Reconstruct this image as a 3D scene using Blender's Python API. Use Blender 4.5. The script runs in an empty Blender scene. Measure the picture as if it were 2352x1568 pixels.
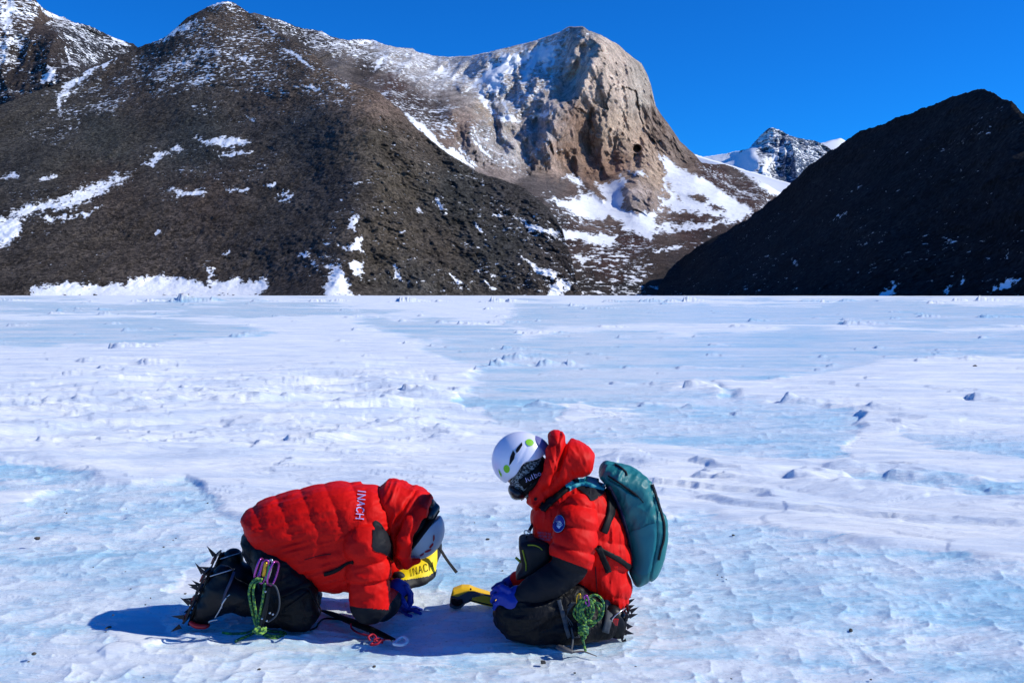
import bpy, math, random
import numpy as np
from mathutils import Vector
R = math.radians
random.seed(4); np.random.seed(4)
scene = bpy.context.scene
C = scene.collection

# ------------------------------------------------------------------ camera, sky, sun
PW, PH = 2352.0, 1568.0          # working pixel frame used for taking bearings
FP = PW * 35 / 36.0
CAMZ = 1.58
PITCH = math.atan(108 / FP)
cd = bpy.data.cameras.new('camera'); cam = bpy.data.objects.new('camera', cd); C.objects.link(cam)
cd.lens = 35; cd.sensor_width = 36; cd.clip_start = 0.1; cd.clip_end = 30000
cam.location = (0, 0, CAMZ); cam.rotation_euler = (R(90) - PITCH, 0, 0)
scene.camera = cam

SUN_EL, SUN_AZ = R(35), R(-1)    # azimuth measured from +X; negative = towards the camera side
w = bpy.data.worlds.new('World'); scene.world = w; w.use_nodes = True
nt = w.node_tree; bg = nt.nodes['Background']
sky = nt.nodes.new('ShaderNodeTexSky'); sky.sky_type = 'NISHITA'; sky.sun_disc = False
sky.sun_elevation = SUN_EL; sky.sun_rotation = R(90) - SUN_AZ
sky.altitude = 2500; sky.air_density = 1.0; sky.dust_density = 0.0; sky.ozone_density = 4.0
gm = nt.nodes.new('ShaderNodeGamma'); gm.inputs[1].default_value = 1.0
hs = nt.nodes.new('ShaderNodeHueSaturation'); hs.inputs['Saturation'].default_value = 1.15
hs.inputs['Hue'].default_value = 0.5; hs.inputs['Value'].default_value = 1.0
mxs = nt.nodes.new('ShaderNodeMix'); mxs.data_type = 'RGBA'; mxs.blend_type = 'MULTIPLY'; mxs.inputs[0].default_value = 1.0
mxs.inputs[7].default_value = (0.08, 0.78, 1.46, 1)
nt.links.new(sky.outputs[0], hs.inputs['Color']); nt.links.new(hs.outputs[0], mxs.inputs[6]); nt.links.new(mxs.outputs[2], bg.inputs[0])
bg.inputs[1].default_value = 0.115

sd = bpy.data.lights.new('sun', 'SUN'); sd.energy = 4.5; sd.angle = R(0.53); sd.color = (1.0, 0.975, 0.875)
sun = bpy.data.objects.new('sun', sd); C.objects.link(sun)
SDIR = Vector((math.cos(SUN_EL) * math.cos(SUN_AZ), math.cos(SUN_EL) * math.sin(SUN_AZ), math.sin(SUN_EL)))
sun.rotation_euler = SDIR.to_track_quat('Z', 'Y').to_euler(); sun.location = (20, -5, 20)
scene.view_settings.view_transform = 'Standard'; scene.view_settings.look = 'None'
scene.view_settings.exposure = 0.0; scene.view_settings.gamma = 1.0
scene.render.engine = 'CYCLES'

# ------------------------------------------------------------------ helpers: bearings
SP, CP = math.sin(PITCH), math.cos(PITCH)
def Wv(u, v, Y):
    u = np.asarray(u, float); v = np.asarray(v, float)
    dx = (u - PW / 2) / FP; dy = -(v - PH / 2) / FP
    ry = CP + dy * SP; rz = dy * CP - SP
    t = Y / ry
    return np.stack([dx * t, np.broadcast_to(Y, t.shape) * 1.0, CAMZ + rz * t], -1)
def W(u, v, Y): return tuple(float(q) for q in Wv(u, v, Y))
def G(u, v, z=0.0):
    dx = (u - PW / 2) / FP; dy = -(v - PH / 2) / FP
    ry = CP + dy * SP; rz = dy * CP - SP
    t = (z - CAMZ) / rz
    return (dx * t, ry * t, z)
def proj(P):
    P = np.asarray(P, float); x = P[..., 0]; y = P[..., 1]; z = P[..., 2] - CAMZ
    f = y * CP - z * SP; up = y * SP + z * CP
    f = np.maximum(f, 1e-3)
    return PW / 2 + FP * x / f, PH / 2 - FP * up / f

# ------------------------------------------------------------------ noise
def _h(i, j, k, s):
    n = (i * 374761393 + j * 668265263 + k * 2147483647 + s * 1274126177) & 0xFFFFFFFF
    n = ((n ^ (n >> 13)) * 1274126177) & 0xFFFFFFFF
    n = ((n ^ (n >> 16)) * 2246822519) & 0xFFFFFFFF
    return ((n ^ (n >> 15)) & 0xFFFF).astype(np.float32) / 32767.5 - 1.0
def vnoise(x, y, z=None, seed=0):
    x = np.asarray(x, np.float64); y = np.asarray(y, np.float64)
    z = np.zeros_like(x) if z is None else np.asarray(z, np.float64)
    i = np.floor(x).astype(np.int64); j = np.floor(y).astype(np.int64); k = np.floor(z).astype(np.int64)
    fx = (x - i).astype(np.float32); fy = (y - j).astype(np.float32); fz = (z - k).astype(np.float32)
    q = lambda t: t * t * t * (t * (t * 6 - 15) + 10)
    a, b, c = q(fx), q(fy), q(fz)
    flat = not np.any(z)
    def lay(kk):
        return (_h(i, j, kk, seed) * (1 - a) + _h(i + 1, j, kk, seed) * a) * (1 - b) + \
               (_h(i, j + 1, kk, seed) * (1 - a) + _h(i + 1, j + 1, kk, seed) * a) * b
    if flat: return lay(k)
    return lay(k) * (1 - c) + lay(k + 1) * c
def fbm(x, y, z=None, o=4, seed=0, g=0.5, l=2.03):
    s = 0; A = 1.0; T = 0
    for q in range(o):
        f = l ** q
        s = s + A * vnoise(x * f, y * f, None if z is None else z * f, seed + 17 * q); T += A; A *= g
    return s / T
def ridged(x, y, z=None, o=4, seed=0, g=0.5):
    s = 0; A = 1.0; T = 0
    for q in range(o):
        f = 2.03 ** q
        s = s + A * (1 - np.abs(vnoise(x * f, y * f, None if z is None else z * f, seed + 17 * q)) * 1.6); T += A; A *= g
    return s / T
def sstep(a, b, x):
    t = np.clip((x - a) / (b - a), 0, 1); return t * t * (3 - 2 * t)
def polysd(x, y, poly):
    """signed distance to a polygon, negative inside"""
    x = np.asarray(x, np.float32); y = np.asarray(y, np.float32)
    d = np.full(x.shape, 1e18, np.float32); ins = np.zeros(x.shape, bool)
    n = len(poly)
    for a in range(n):
        x0, y0 = poly[a]; x1, y1 = poly[(a + 1) % n]
        ex, ey = x1 - x0, y1 - y0
        L = ex * ex + ey * ey + 1e-12
        t = np.clip(((x - x0) * ex + (y - y0) * ey) / L, 0, 1)
        d = np.minimum(d, (x - x0 - t * ex) ** 2 + (y - y0 - t * ey) ** 2)
        c = ((y0 <= y) & (y1 > y)) | ((y1 <= y) & (y0 > y))
        if ey != 0: ins ^= c & (x < x0 + (y - y0) / ey * ex)
    d = np.sqrt(d)
    return np.where(ins, -d, d)
def catmull(pts, n=6, closed=False):
    P = [np.array(p, float) for p in pts]
    if len(P) < 3 and not closed:
        return [P[0] + (P[-1] - P[0]) * k / n for k in range(n + 1)]
    out = []; m = len(P)
    rng = range(m) if closed else range(m - 1)
    for i in rng:
        if closed: p0, p1, p2, p3 = P[(i - 1) % m], P[i], P[(i + 1) % m], P[(i + 2) % m]
        else: p0, p1, p2, p3 = P[max(i - 1, 0)], P[i], P[i + 1], P[min(i + 2, m - 1)]
        for k in range(n):
            t = k / n
            out.append(0.5 * ((2 * p1) + (-p0 + p2) * t + (2 * p0 - 5 * p1 + 4 * p2 - p3) * t * t + (-p0 + 3 * p1 - 3 * p2 + p3) * t ** 3))
    if not closed: out.append(P[-1])
    return out

# ------------------------------------------------------------------ helpers: objects
def link_mesh(name, V, F, m, parent=None, smooth=True, attrs=None, **props):
    me = bpy.data.meshes.new(name)
    V = np.asarray(V, np.float32); 
    if isinstance(F, np.ndarray):
        me.vertices.add(len(V)); me.vertices.foreach_set('co', V.ravel())
        n = F.shape[1]
        me.loops.add(F.size); me.loops.foreach_set('vertex_index', F.astype(np.int32).ravel())
        me.polygons.add(len(F)); me.polygons.foreach_set('loop_start', np.arange(0, F.size, n, dtype=np.int32))
        me.update(calc_edges=True); me.validate()
    else:
        me.from_pydata([tuple(map(float, p)) for p in V], [], F); me.update()
    if smooth: me.polygons.foreach_set('use_smooth', [True] * len(me.polygons))
    for k, a in (attrs or {}).items():
        a = np.asarray(a, np.float32)
        if a.ndim == 1:
            at = me.attributes.new(k, 'FLOAT', 'POINT'); at.data.foreach_set('value', a)
        else:
            at = me.attributes.new(k, 'FLOAT_COLOR', 'POINT')
            at.data.foreach_set('color', np.concatenate([a, np.ones((len(a), 1), np.float32)], 1).ravel())
    if m: me.materials.append(m)
    o = bpy.data.objects.new(name, me); C.objects.link(o)
    if parent: o.parent = parent; o.matrix_parent_inverse = parent.matrix_basis.inverted()
    for k, v in props.items(): o[k] = v
    return o
def thing(name, label, cat, loc=(0, 0, 0), group=None):
    o = bpy.data.objects.new(name, None); C.objects.link(o); o.empty_display_size = 0.1
    o.location = loc; o['label'] = label; o['category'] = cat
    if group: o['group'] = group
    return o
class MB:
    def __init__(s): s.V = []; s.F = []
    def add(s, V, F):
        n = len(s.V); s.V += [tuple(map(float, p)) for p in V]; s.F += [tuple(i + n for i in f) for f in F]; return s
    def tube(s, pts, r, n=8, sm=6, closed=False, flat=None):
        """smooth tube; r number or list per control point"""
        if isinstance(r, (int, float)): rr = [r] * len(pts)
        else: rr = list(r)
        Q = catmull([tuple(p) + (q,) for p, q in zip(pts, rr)], sm, closed) if sm > 1 or closed else [np.array(tuple(p) + (q,)) for p, q in zip(pts, rr)]
        m = len(Q); V = []; up = None
        for i in range(m):
            a = Q[(i - 1) % m] if closed else Q[max(i - 1, 0)]; b = Q[(i + 1) % m] if closed else Q[min(i + 1, m - 1)]
            T = (b - a)[:3]; T = T / (np.linalg.norm(T) + 1e-9)
            if up is None:
                up = np.cross(T, (0, 0, 1.0)); 
                if np.linalg.norm(up) < 0.1: up = np.cross(T, (0, 1.0, 0))
            up = up - T * np.dot(up, T); up /= np.linalg.norm(up) + 1e-9
            sd_ = np.cross(T, up)
            for k in range(n):
                an = 2 * math.pi * k / n
                V.append(Q[i][:3] + Q[i][3] * (math.cos(an) * up + (flat or 1.0) * math.sin(an) * sd_))
        F = []
        for i in range(m if closed else m - 1):
            for k in range(n):
                F.append((i * n + k, i * n + (k + 1) % n, ((i + 1) % m) * n + (k + 1) % n, ((i + 1) % m) * n + k))
        if not closed: F += [tuple(range(n))[::-1], tuple((m - 1) * n + k for k in range(n))]
        return s.add(V, F)
    def cone(s, a, b, wid, dirw, th):
        """flat tapering spike (crampon point): base at a with half width wid along dirw, thickness th, tip b"""
        a = np.array(a); b = np.array(b); dw = np.array(dirw, float); T = b - a
        dw = dw - T * np.dot(dw, T) / np.dot(T, T); dw /= np.linalg.norm(dw) + 1e-9
        nn = np.cross(T / np.linalg.norm(T), dw) * th
        V = [a + dw * wid + nn, a - dw * wid + nn, a - dw * wid - nn, a + dw * wid - nn, b + nn * .3, b - nn * .3]
        F = [(0, 1, 2, 3), (0, 4, 1), (2, 5, 3), (1, 4, 5, 2), (3, 5, 4, 0)]
        return s.add(V, F)
    def box(s, c, ax, ay, az):
        c = np.array(c); ax, ay, az = map(np.array, (ax, ay, az))
        V = [c + i * ax + j * ay + k * az for i in (-1, 1) for j in (-1, 1) for k in (-1, 1)]
        return s.add(V, [(0, 1, 3, 2), (4, 6, 7, 5), (0, 4, 5, 1), (2, 3, 7, 6), (0, 2, 6, 4), (1, 5, 7, 3)])
    def build(s, name, m, parent=None, smooth=True, bevel=0, **pr):
        o = link_mesh(name, s.V, s.F, m, parent, smooth, **pr)
        if bevel:
            b = o.modifiers.new('bevel', 'BEVEL'); b.width = bevel; b.segments = 2
        return o

# ------------------------------------------------------------------ helpers: materials
def mat(name, col, rough=0.6, spec=0.5, metal=0.0, bump=None, var=0.0, vscale=20, sheen=0, coat=0, sss=0):
    m = bpy.data.materials.new(name); m.use_nodes = True; t = m.node_tree; b = t.nodes['Principled BSDF']
    b.inputs['Base Color'].default_value = (*col, 1); b.inputs['Roughness'].default_value = rough
    b.inputs['Specular IOR Level'].default_value = spec; b.inputs['Metallic'].default_value = metal
    if sheen: b.inputs['Sheen Weight'].default_value = sheen
    if coat: b.inputs['Coat Weight'].default_value = coat
    tc = t.nodes.new('ShaderNodeTexCoord')
    if var:
        n = t.nodes.new('ShaderNodeTexNoise'); n.inputs['Scale'].default_value = vscale; n.inputs['Detail'].default_value = 6
        t.links.new(tc.outputs['Object'], n.inputs['Vector'])
        mr = t.nodes.new('ShaderNodeMapRange'); mr.inputs[3].default_value = 1 - var; mr.inputs[4].default_value = 1 + var
        mr.inputs[1].default_value = .3; mr.inputs[2].default_value = .7
        t.links.new(n.outputs[0], mr.inputs[0])
        mx = t.nodes.new('ShaderNodeVectorMath'); mx.operation = 'SCALE'; mx.inputs[0].default_value = col
        t.links.new(mr.outputs[0], mx.inputs['Scale']); t.links.new(mx.outputs[0], b.inputs['Base Color'])
    if bump:
        sc, st, dist = bump[:3]
        mp = t.nodes.new('ShaderNodeMapping'); t.links.new(tc.outputs['Object'], mp.inputs[0])
        if len(bump) > 3: mp.inputs['Scale'].default_value = bump[3]
        n = t.nodes.new('ShaderNodeTexNoise'); n.inputs['Scale'].default_value = sc; n.inputs['Detail'].default_value = 5
        n.inputs['Distortion'].default_value = 0.6
        t.links.new(mp.outputs[0], n.inputs['Vector'])
        bp = t.nodes.new('ShaderNodeBump'); bp.inputs['Strength'].default_value = st; bp.inputs['Distance'].default_value = dist
        t.links.new(n.outputs[0], bp.inputs['Height']); t.links.new(bp.outputs[0], b.inputs['Normal'])
    return m
class NB:
    """small node builder"""
    def __init__(s, m): s.m = m; m.use_nodes = True; s.t = m.node_tree; s.b = s.t.nodes['Principled BSDF']
    def n(s, ty, **kw):
        x = s.t.nodes.new(ty)
        for k, v in kw.items(): setattr(x, k, v)
        return x
    def set(s, inp, v):
        if hasattr(v, 'is_linked') or isinstance(v, bpy.types.NodeSocket): s.t.links.new(v, inp)
        else: inp.default_value = v
    def math(s, op, a, b=0.0, clamp=False):
        x = s.n('ShaderNodeMath', operation=op, use_clamp=clamp); s.set(x.inputs[0], a); s.set(x.inputs[1], b); return x.outputs[0]
    def attr(s, name, col=False):
        x = s.n('ShaderNodeAttribute'); x.attribute_name = name; return x.outputs['Color' if col else 'Fac']
    def noise(s, vec, scale, detail=5, rough=.5, dist=0.0):
        x = s.n('ShaderNodeTexNoise'); s.set(x.inputs['Vector'], vec); x.inputs['Scale'].default_value = scale
        x.inputs['Detail'].default_value = detail; x.inputs['Roughness'].default_value = rough; x.inputs['Distortion'].default_value = dist
        return x.outputs[0]
    def mapping(s, vec, scale=(1, 1, 1), rot=(0, 0, 0)):
        x = s.n('ShaderNodeMapping'); s.set(x.inputs[0], vec); x.inputs['Scale'].default_value = scale; x.inputs['Rotation'].default_value = rot
        return x.outputs[0]
    def ramp(s, f, lo, hi, a=0.0, b=1.0):
        x = s.n('ShaderNodeMapRange'); s.set(x.inputs[0], f); x.inputs[1].default_value = lo; x.inputs[2].default_value = hi
        x.inputs[3].default_value = a; x.inputs[4].default_value = b; return x.outputs[0]
    def mix(s, f, a, b):
        x = s.n('ShaderNodeMix', data_type='RGBA'); s.set(x.inputs[0], f)
        for inp, v in ((x.inputs[6], a), (x.inputs[7], b)):
            s.set(inp, (*v, 1) if isinstance(v, tuple) else v)
        return x.outputs[2]
    def fmix(s, f, a, b):
        x = s.n('ShaderNodeMix', data_type='FLOAT'); s.set(x.inputs[0], f); s.set(x.inputs[2], a); s.set(x.inputs[3], b); return x.outputs[0]
    def scale(s, c, f):
        x = s.n('ShaderNodeVectorMath', operation='SCALE'); s.set(x.inputs[0], c); s.set(x.inputs['Scale'], f); return x.outputs[0]
    def bump(s, h, st, dist, nrm=None):
        x = s.n('ShaderNodeBump'); s.set(x.inputs['Height'], h); x.inputs['Strength'].default_value = st; x.inputs['Distance'].default_value = dist
        if nrm is not None: s.set(x.inputs['Normal'], nrm)
        return x.outputs[0]
    def pos(s):
        return s.n('ShaderNodeTexCoord').outputs['Object']

# ------------------------------------------------------------------ glacier ground
def build_ground():
    h = CAMZ
    inv = np.linspace(1 / 2.2, 1 / 900.0, 900)
    r1 = 1 / inv
    # cap the row spacing so distant relief is still described
    rows = [0.05, 0.5, 1.0, 1.5, 1.9] + list(r1)
    rr = []
    for a, b in zip(rows[:-1], rows[1:]):
        sp = max(0.004, 0.012 * a)
        n = max(1, int(math.ceil((b - a) / sp))) if a > 30 else 1
        rr += list(a + (b - a) * np.arange(n) / n)
    rr = [q for q in rr if q < 900] + [900, 1400, 2500]
    r = np.array(rr)
    dense = np.arange(-29.5, 29.6, 0.052)
    th = np.concatenate([np.linspace(-180, -30, 90, endpoint=False), dense, np.linspace(30, 180, 90)])
    Rr, Th = np.meshgrid(r, np.radians(th), indexing='ij')
    X = Rr * np.sin(Th); Y = Rr * np.cos(Th)
    return X, Y, Rr
def ground_masks(X, Y, ks):
    """0 = wind packed snow, 1 = blue ice, from bearings on the sheet; edges broken by noise"""
    Yp = np.maximum(Y, 0.6)
    u, v = proj(np.stack([X, Yp, np.zeros_like(X)], -1))
    # edge noise in the ground plane, tongues run along x
    r = np.hypot(X, Y) + .5
    n = fbm(X / r * 14 + 3, 30 / r * 6, o=5, seed=5) * 1.0
    n2 = fbm(X * 1.3, Y * 4.5, o=4, seed=9)
    vv = v + n * 14 + n2 * 16 * np.clip(8 / r, .25, 1.3); vv = vv + fbm(X * .10, Y * .12, o=5, seed=12, g=.7) * 26 * sstep(9, 40, r); uu = u + n * 40 + fbm(X * .9, Y * 2, o=2, seed=10) * 30
    def inside(poly, soft): return sstep(soft * ks * 1.4, -soft * ks * 1.4, polysd(uu, vv, poly))
    soft_h = 1.0
    ice = inside([(-4000, 1130), (60, 1112), (190, 1096), (300, 1118), (440, 1100), (500, 1165), (560, 1190), (640, 1215), (740, 1250), (900, 1235), (1010, 1178),
                  (1080, 1160), (1180, 1165), (1300, 1180), (1480, 1195), (1540, 1186), (1625, 1192), (1760, 1215), (1960, 1245), (2100, 1262), (2352, 1300), (2700, 1330), (9000, 1400),
                  (9000, 60000), (-9000, 60000)], 7)
    for poly, s in [
        ([(980, 800), (1120, 770), (1420, 762), (1800, 765), (2500, 755), (2500, 822), (2150, 822), (1900, 850), (1650, 878), (1700, 915), (1850, 925), (1985, 950), (1965, 1000), (1930, 1050),
          (1700, 1052), (1560, 1030), (1420, 1010), (1250, 1015), (1140, 968), (1060, 890), (1130, 850)], 8),
        ([(1180, 700), (2600, 700), (2600, 740), (1900, 752), (1180, 745)], 4),
        ([(-300, 745), (60, 742), (330, 735), (560, 748), (620, 765), (540, 782), (260, 790), (-300, 800)], 5),
        ([(-300, 700), (700, 698), (1000, 716), (700, 722), (-300, 716)], 3),
        ([(820, 735), (1000, 728), (1180, 745), (1150, 772), (980, 790), (900, 760)], 5),
        ([(2040, 985), (2200, 990), (2500, 1010), (2500, 1060), (2300, 1050), (2150, 1025)], 6),
        ([(1900, 1085), (2080, 1090), (2300, 1105), (2500, 1110), (2500, 1150), (2280, 1140), (2140, 1128), (1960, 1112)], 6),
        ([(-300, 1060), (120, 1075), (230, 1088), (150, 1108), (-300, 1120)], 6),
        ([(1020, 905), (1090, 908), (1110, 925), (1050, 935)], 5)]:
        ice = np.maximum(ice, inside(poly, s))
    # snow islands lying on the ice
    for poly in [[(230, 1500), (280, 1440), (330, 1418), (380, 1432), (400, 1470), (330, 1505), (240, 1515)],
                 [(385, 1345), (440, 1330), (520, 1250), (600, 1245), (600, 1330), (480, 1352), (400, 1356)],
                 
                 [(-60, 1130), (50, 1135), (120, 1128), (170, 1120), (60, 1165), (-60, 1180)],
                 [(1290, 950), (1330, 930), (1400, 945), (1500, 955), (1420, 965), (1360, 980), (1310, 978)],
                 [(1600, 870), (1680, 890), (1640, 905), (1500, 885)]]:
        ice = np.minimum(ice, 1 - inside(poly, 6))
    return ice, u, v
SAS = []   # (u, v, length, width, height, heading deg): wind carved steps, steep head to the left
def sast():
    base = [(1570, 893, .9, .32, .13, -25), (1790, 922, 1.1, .40, .15, -32), (1925, 935, 1.4, .3, .05, -30), (1980, 940, .9, .2, .05, -30),
            (1850, 1100, 1.3, .5, .065, -38), (1905, 1075, 1.7, .30, .05, -36), (2088, 1092, 1.3, .32, .06, -38), (2200, 1128, 1.1, .22, .04, -38), (2280, 1130, .9, .25, .045, -20),
            (1128, 838, .8, .6, .19, -10), (1160, 822, 1.1, .6, .20, -20), (1240, 838, 1.2, .5, .17, -12), (1150, 798, 1.7, .7, .13, -25), (1195, 812, 1.3, .5, .12, -20),
            (1300, 838, .7, .3, .09, -15), (1340, 848, .7, .3, .07, -20), (1095, 845, .7, .4, .08, 10), (1430, 843, .6, .3, .08, -15), (1480, 880, 1.1, .25, .07, -15), (1400, 880, .5, .25, .07, 0),
            (1460, 928, .7, .3, .06, -10), (1560, 932, .8, .3, .06, -20), (1680, 950, .5, .2, .07, -10), (1210, 762, 2.6, .7, .15, -8), (1130, 742, 2.5, .8, .2, -10),
            (1010, 742, 2.2, 1.0, .2, -5), (1050, 745, 2.4, 1.0, .2, -12), (1130, 728, 3.5, 1.4, .25, -8), (920, 738, 2.0, .8, .16, 0), (800, 730, 4.0, 1.6, .22, 5),
            (255, 797, 2.0, .9, .22, 15), (540, 770, 1.3, .6, .18, 30), (560, 765, 1.6, .7, .14, 20), (180, 830, 2.0, .6, .1, 25), (230, 845, 1.8, .6, .1, 15), (300, 835, 1.8, .6, .11, 10),
            (1720, 740, 3.4, 1.1, .22, -8), (1370, 752, 2.0, .8, .15, -5), (1930, 748, 3.5, 1.2, .25, -8), (2100, 727, 4.5, 1.5, .25, -5), (2240, 728, 6.5, 1.6, .22, -8), (2010, 700, 8, 2, .3, 0),
            (1540, 688, 9, 2.5, .35, 0), (1840, 694, 9, 2.5, .35, 0), (1340, 712, 5, 2, .25, 0), (900, 694, 8, 3, .35, 0), (980, 696, 9, 3, .38, 0), (1110, 694, 9, 3, .35, 0), (760, 692, 9, 3, .3, 0),
            (2230, 824, .5, .3, .07, 0), (2290, 830, .8, .2, .05, -20), (940, 905, 1.1, .5, .09, -20), (985, 985, 1.0, .45, .06, -40), (940, 975, 1.0, .5, .06, -38), (1010, 1000, .6, .3, .04, -40),
            (960, 908, .7, .35, .07, -50), (905, 910, .9, .4, .06, -40), (845, 920, .8, .4, .05, -35), (880, 970, .9, .4, .05, -40),
            (650, 1065, .55, .25, .035, 20), (620, 1085, .5, .2, .025, 60), (420, 1075, .0, .1, .0, 0), (1805, 1105, .4, .2, .03, -10), (1650, 1100, .5, .2, .025, -30), (290, 1185, .4, .2, .02, 20)]
    for b in base:
        if b[2] > 0: SAS.append(b)
    rs = random.Random(8)
    for _ in range(34):
        u = rs.uniform(0, 1050); v = 770 + 260 * rs.random() ** 1.3
        s = (v - 681) / 240.0
        SAS.append((u, v, rs.uniform(.7, 1.7) * (0.45 / max(s, .35)) ** .5, rs.uniform(.2, .45), rs.uniform(.02, .06), rs.uniform(8, 34)))
    for _ in range(26):
        u = rs.uniform(1050, 2352); v = 700 + 240 * rs.random() ** 1.2
        SAS.append((u, v, rs.uniform(.5, 1.6), rs.uniform(.15, .45), rs.uniform(.03, .09), rs.uniform(-40, 0)))
sast()
_rs = random.Random(21)
for _ in range(190):
    _u = _rs.uniform(-60, 2420); _v = 688 + 190 * _rs.random() ** 1.6
    _r = CAMZ * FP / (_v - 676); _L = _r * _rs.uniform(.010, .034)
    SAS.append((_u, _v, _L, _L * _rs.uniform(.25, .5), _L * _rs.uniform(.05, .13), _rs.uniform(-40, 25)))
def ground_height(X, Y, ice, hsoft):
    r = np.hypot(X, Y)
    spc = np.maximum(0.004, np.minimum(r * r / (CAMZ * 1500), 0.012 * r))
    fade = lambda L: sstep(1.6, 4.0, L / spc)
    H = np.zeros_like(X)
    # scalloped blue ice: rounded cups with sharper rims
    wx = X + .06 * vnoise(X * 3, Y * 3, seed=31); wy = Y + .06 * vnoise(X * 3, Y * 3, seed=32)
    c1 = np.abs(vnoise(wx * 4.6, wy * 8.5, seed=33)); c2 = np.abs(vnoise(wx * 9.7 + 5, wy * 17.0, seed=34))
    cup = -(np.sqrt(c1 + .03) - .5) * .019 * fade(.3) - (np.sqrt(c2 + .03) - .5) * .008 * fade(.14)
    cup += .012 * vnoise(X * 1.7, Y * 2.2, seed=35) * fade(.5) + .0022 * fbm(X * 26, Y * 40, o=2, seed=36) * fade(.06)
    # snow: long low waves, fine wind grain and broken crust steps
    ca, sa = math.cos(R(-20)), math.sin(R(-20))
    a = X * ca + Y * sa; b = -X * sa + Y * ca
    sn = .045 * fbm(a * .35, b * .9, o=3, seed=41) * fade(1.2) + .012 * fbm(a * 1.4, b * 4.0, o=3, seed=42) * fade(.35)
    sn += .0016 * fbm(a * 6, b * 42, o=2, seed=43) * fade(.05)
    u, v = proj(np.stack([X, np.maximum(Y, .6), np.zeros_like(X)], -1))
    rough = sstep(1150, 850, u) * sstep(1110, 1000, v) * sstep(745, 780, v) * sstep(-900, 100, u + 200)
    a2 = X * math.cos(R(22)) + Y * math.sin(R(22)); b2 = -X * math.sin(R(22)) + Y * math.cos(R(22))
    q = fbm(a2 * .55, b2 * 1.9, o=4, seed=44)
    steps = np.zeros_like(q)
    for lv in (-.42, -.2, .0, .2, .4): steps += sstep(lv - .03, lv + .03, q)
    sn += rough * (.016 * steps + .085 * fbm(a2 * .40, b2 * .9, o=3, seed=45) + .007 * fbm(a2 * 2.5, b2 * 7, o=3, seed=46) * fade(.15)) * np.clip(r / 13, .5, 1.5) * fade(.5)
    def scarp(A, B, f, wv, amp, seed, cover):
        ph = A * f + wv * fbm(A * f * .8, B * f * 3.2, o=4, seed=seed); fr = ph - np.floor(ph)
        pr = np.where(fr < .10, fr / .10, (1 - (fr - .10) / .90) ** 1.3)
        mk = sstep(cover, cover + .25, fbm(A * f * .5 + 7, B * f * 1.6, o=3, seed=seed + 5))
        return amp * pr * mk
    sn += rough * scarp(a2, b2, .40, 1.7, .060, 201, -.10) * fade(.6) + rough * scarp(a2, b2, 1.2, 1.6, .016, 211, -.05) * fade(.3)
    sn += (1 - rough) * (scarp(a, b, .35, 1.8, .045, 221, .06) * fade(.6) + scarp(a, b, 1.1, 1.8, .010, 231, .08) * fade(.3))
    sn += .05 * fbm(a * .22, b * .5, o=2, seed=48) * sstep(6, 12, r)
    q2 = fbm(a * .7, b * 1.5, o=3, seed=47)
    sn += (1 - rough) * .010 * sstep(.16, .20, q2) * fade(.3)
    H += ice * cup + (1 - ice) * (sn + .004 + .008 * hsoft)
    # individual wind carved steps
    for (pu, pv, L, wd, hh, ang) in SAS:
        gx, gy, _ = G(pu, pv)
        if gy > 150: gx, gy = gx * 150 / gy, 150
        near = (np.abs(X - gx) < L + wd) & (np.abs(Y - gy) < L + wd)
        if not near.any(): continue
        xs = X[near] - gx; ys = Y[near] - gy
        co, si = math.cos(R(ang)), math.sin(R(ang))
        A = xs * co + ys * si; B = -xs * si + ys * co
        wob = fbm(xs * 2.5 / L + pu, ys * 2.5 / L + pv, o=3, seed=51)
        A = A + wob * .22 * L; B = B + wob * .3 * wd
        t = np.clip(A / L, 0, 1)
        prof = sstep(-.02 * L, .05 * L, A) * (1 - t) ** 1.2
        side = np.exp(-(B / (wd * (.5 + .3 * t))) ** 4)
        jag = .75 + .5 * fbm(xs * 7, ys * 9, o=2, seed=52)
        H[near] += hh * prof * side * jag
        H[near] -= .28 * hh * np.exp(-((A + .08 * L) / (.09 * L)) ** 2) * side
    # broad undulation and the slight crown of the glacier that hides the foot of the slopes
    H += .10 * fbm(X * .06, Y * .06, o=2, seed=60) * sstep(12, 40, r)
    H += 1.06 * sstep(70, 250, r) - .35 * sstep(300, 600, r)
    # flat bed worn under the two people
    return H
X, Y, Rr = build_ground()
ice, uu_, vv_ = ground_masks(X, Y, 1.0); icew, _, _ = ground_masks(X, Y, 3.5)
H = ground_height(X, Y, ice, 1 - icew)
nr, nc = X.shape
idx = np.arange(nr * nc).reshape(nr, nc)
F = np.stack([idx[:-1, :-1], idx[:-1, 1:], idx[1:, 1:], idx[1:, :-1]], -1).reshape(-1, 4)
gm_ = bpy.data.materials.new('glacier_surface'); nb = NB(gm_)
p = nb.pos(); ia = nb.attr('ice')
n_f = nb.noise(nb.mapping(p, (1, 2.2, 1)), 9, 6, .6); n_c = nb.noise(nb.mapping(p, (1, 1.8, 1)), 2.6, 6, .6, .5)
n_g = nb.noise(p, 55, 4, .6)
edge = nb.ramp(nb.math('ADD', ia, nb.math('ADD', nb.ramp(n_f, .3, .7, -.22, .22), nb.ramp(nb.noise(nb.mapping(p, (.5, 2.6, 1)), 2.2, 7, .65), .3, .7, -.45, .45))), .36, .64)
n_d = nb.noise(nb.mapping(p, (.35, .9, 1)), 1.1, 9, .72, .3)
icec = nb.mix(nb.ramp(n_c, .34, .62), (0.42, 0.69, 0.86), (0.70, 0.86, 0.94))
n_e = nb.noise(nb.mapping(p, (.3, .8, 1)), .5, 15, .86, .2)
icec = nb.mix(nb.ramp(n_d, .50, .60, 0, .6), icec, (0.84, 0.89, 0.94))
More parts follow.
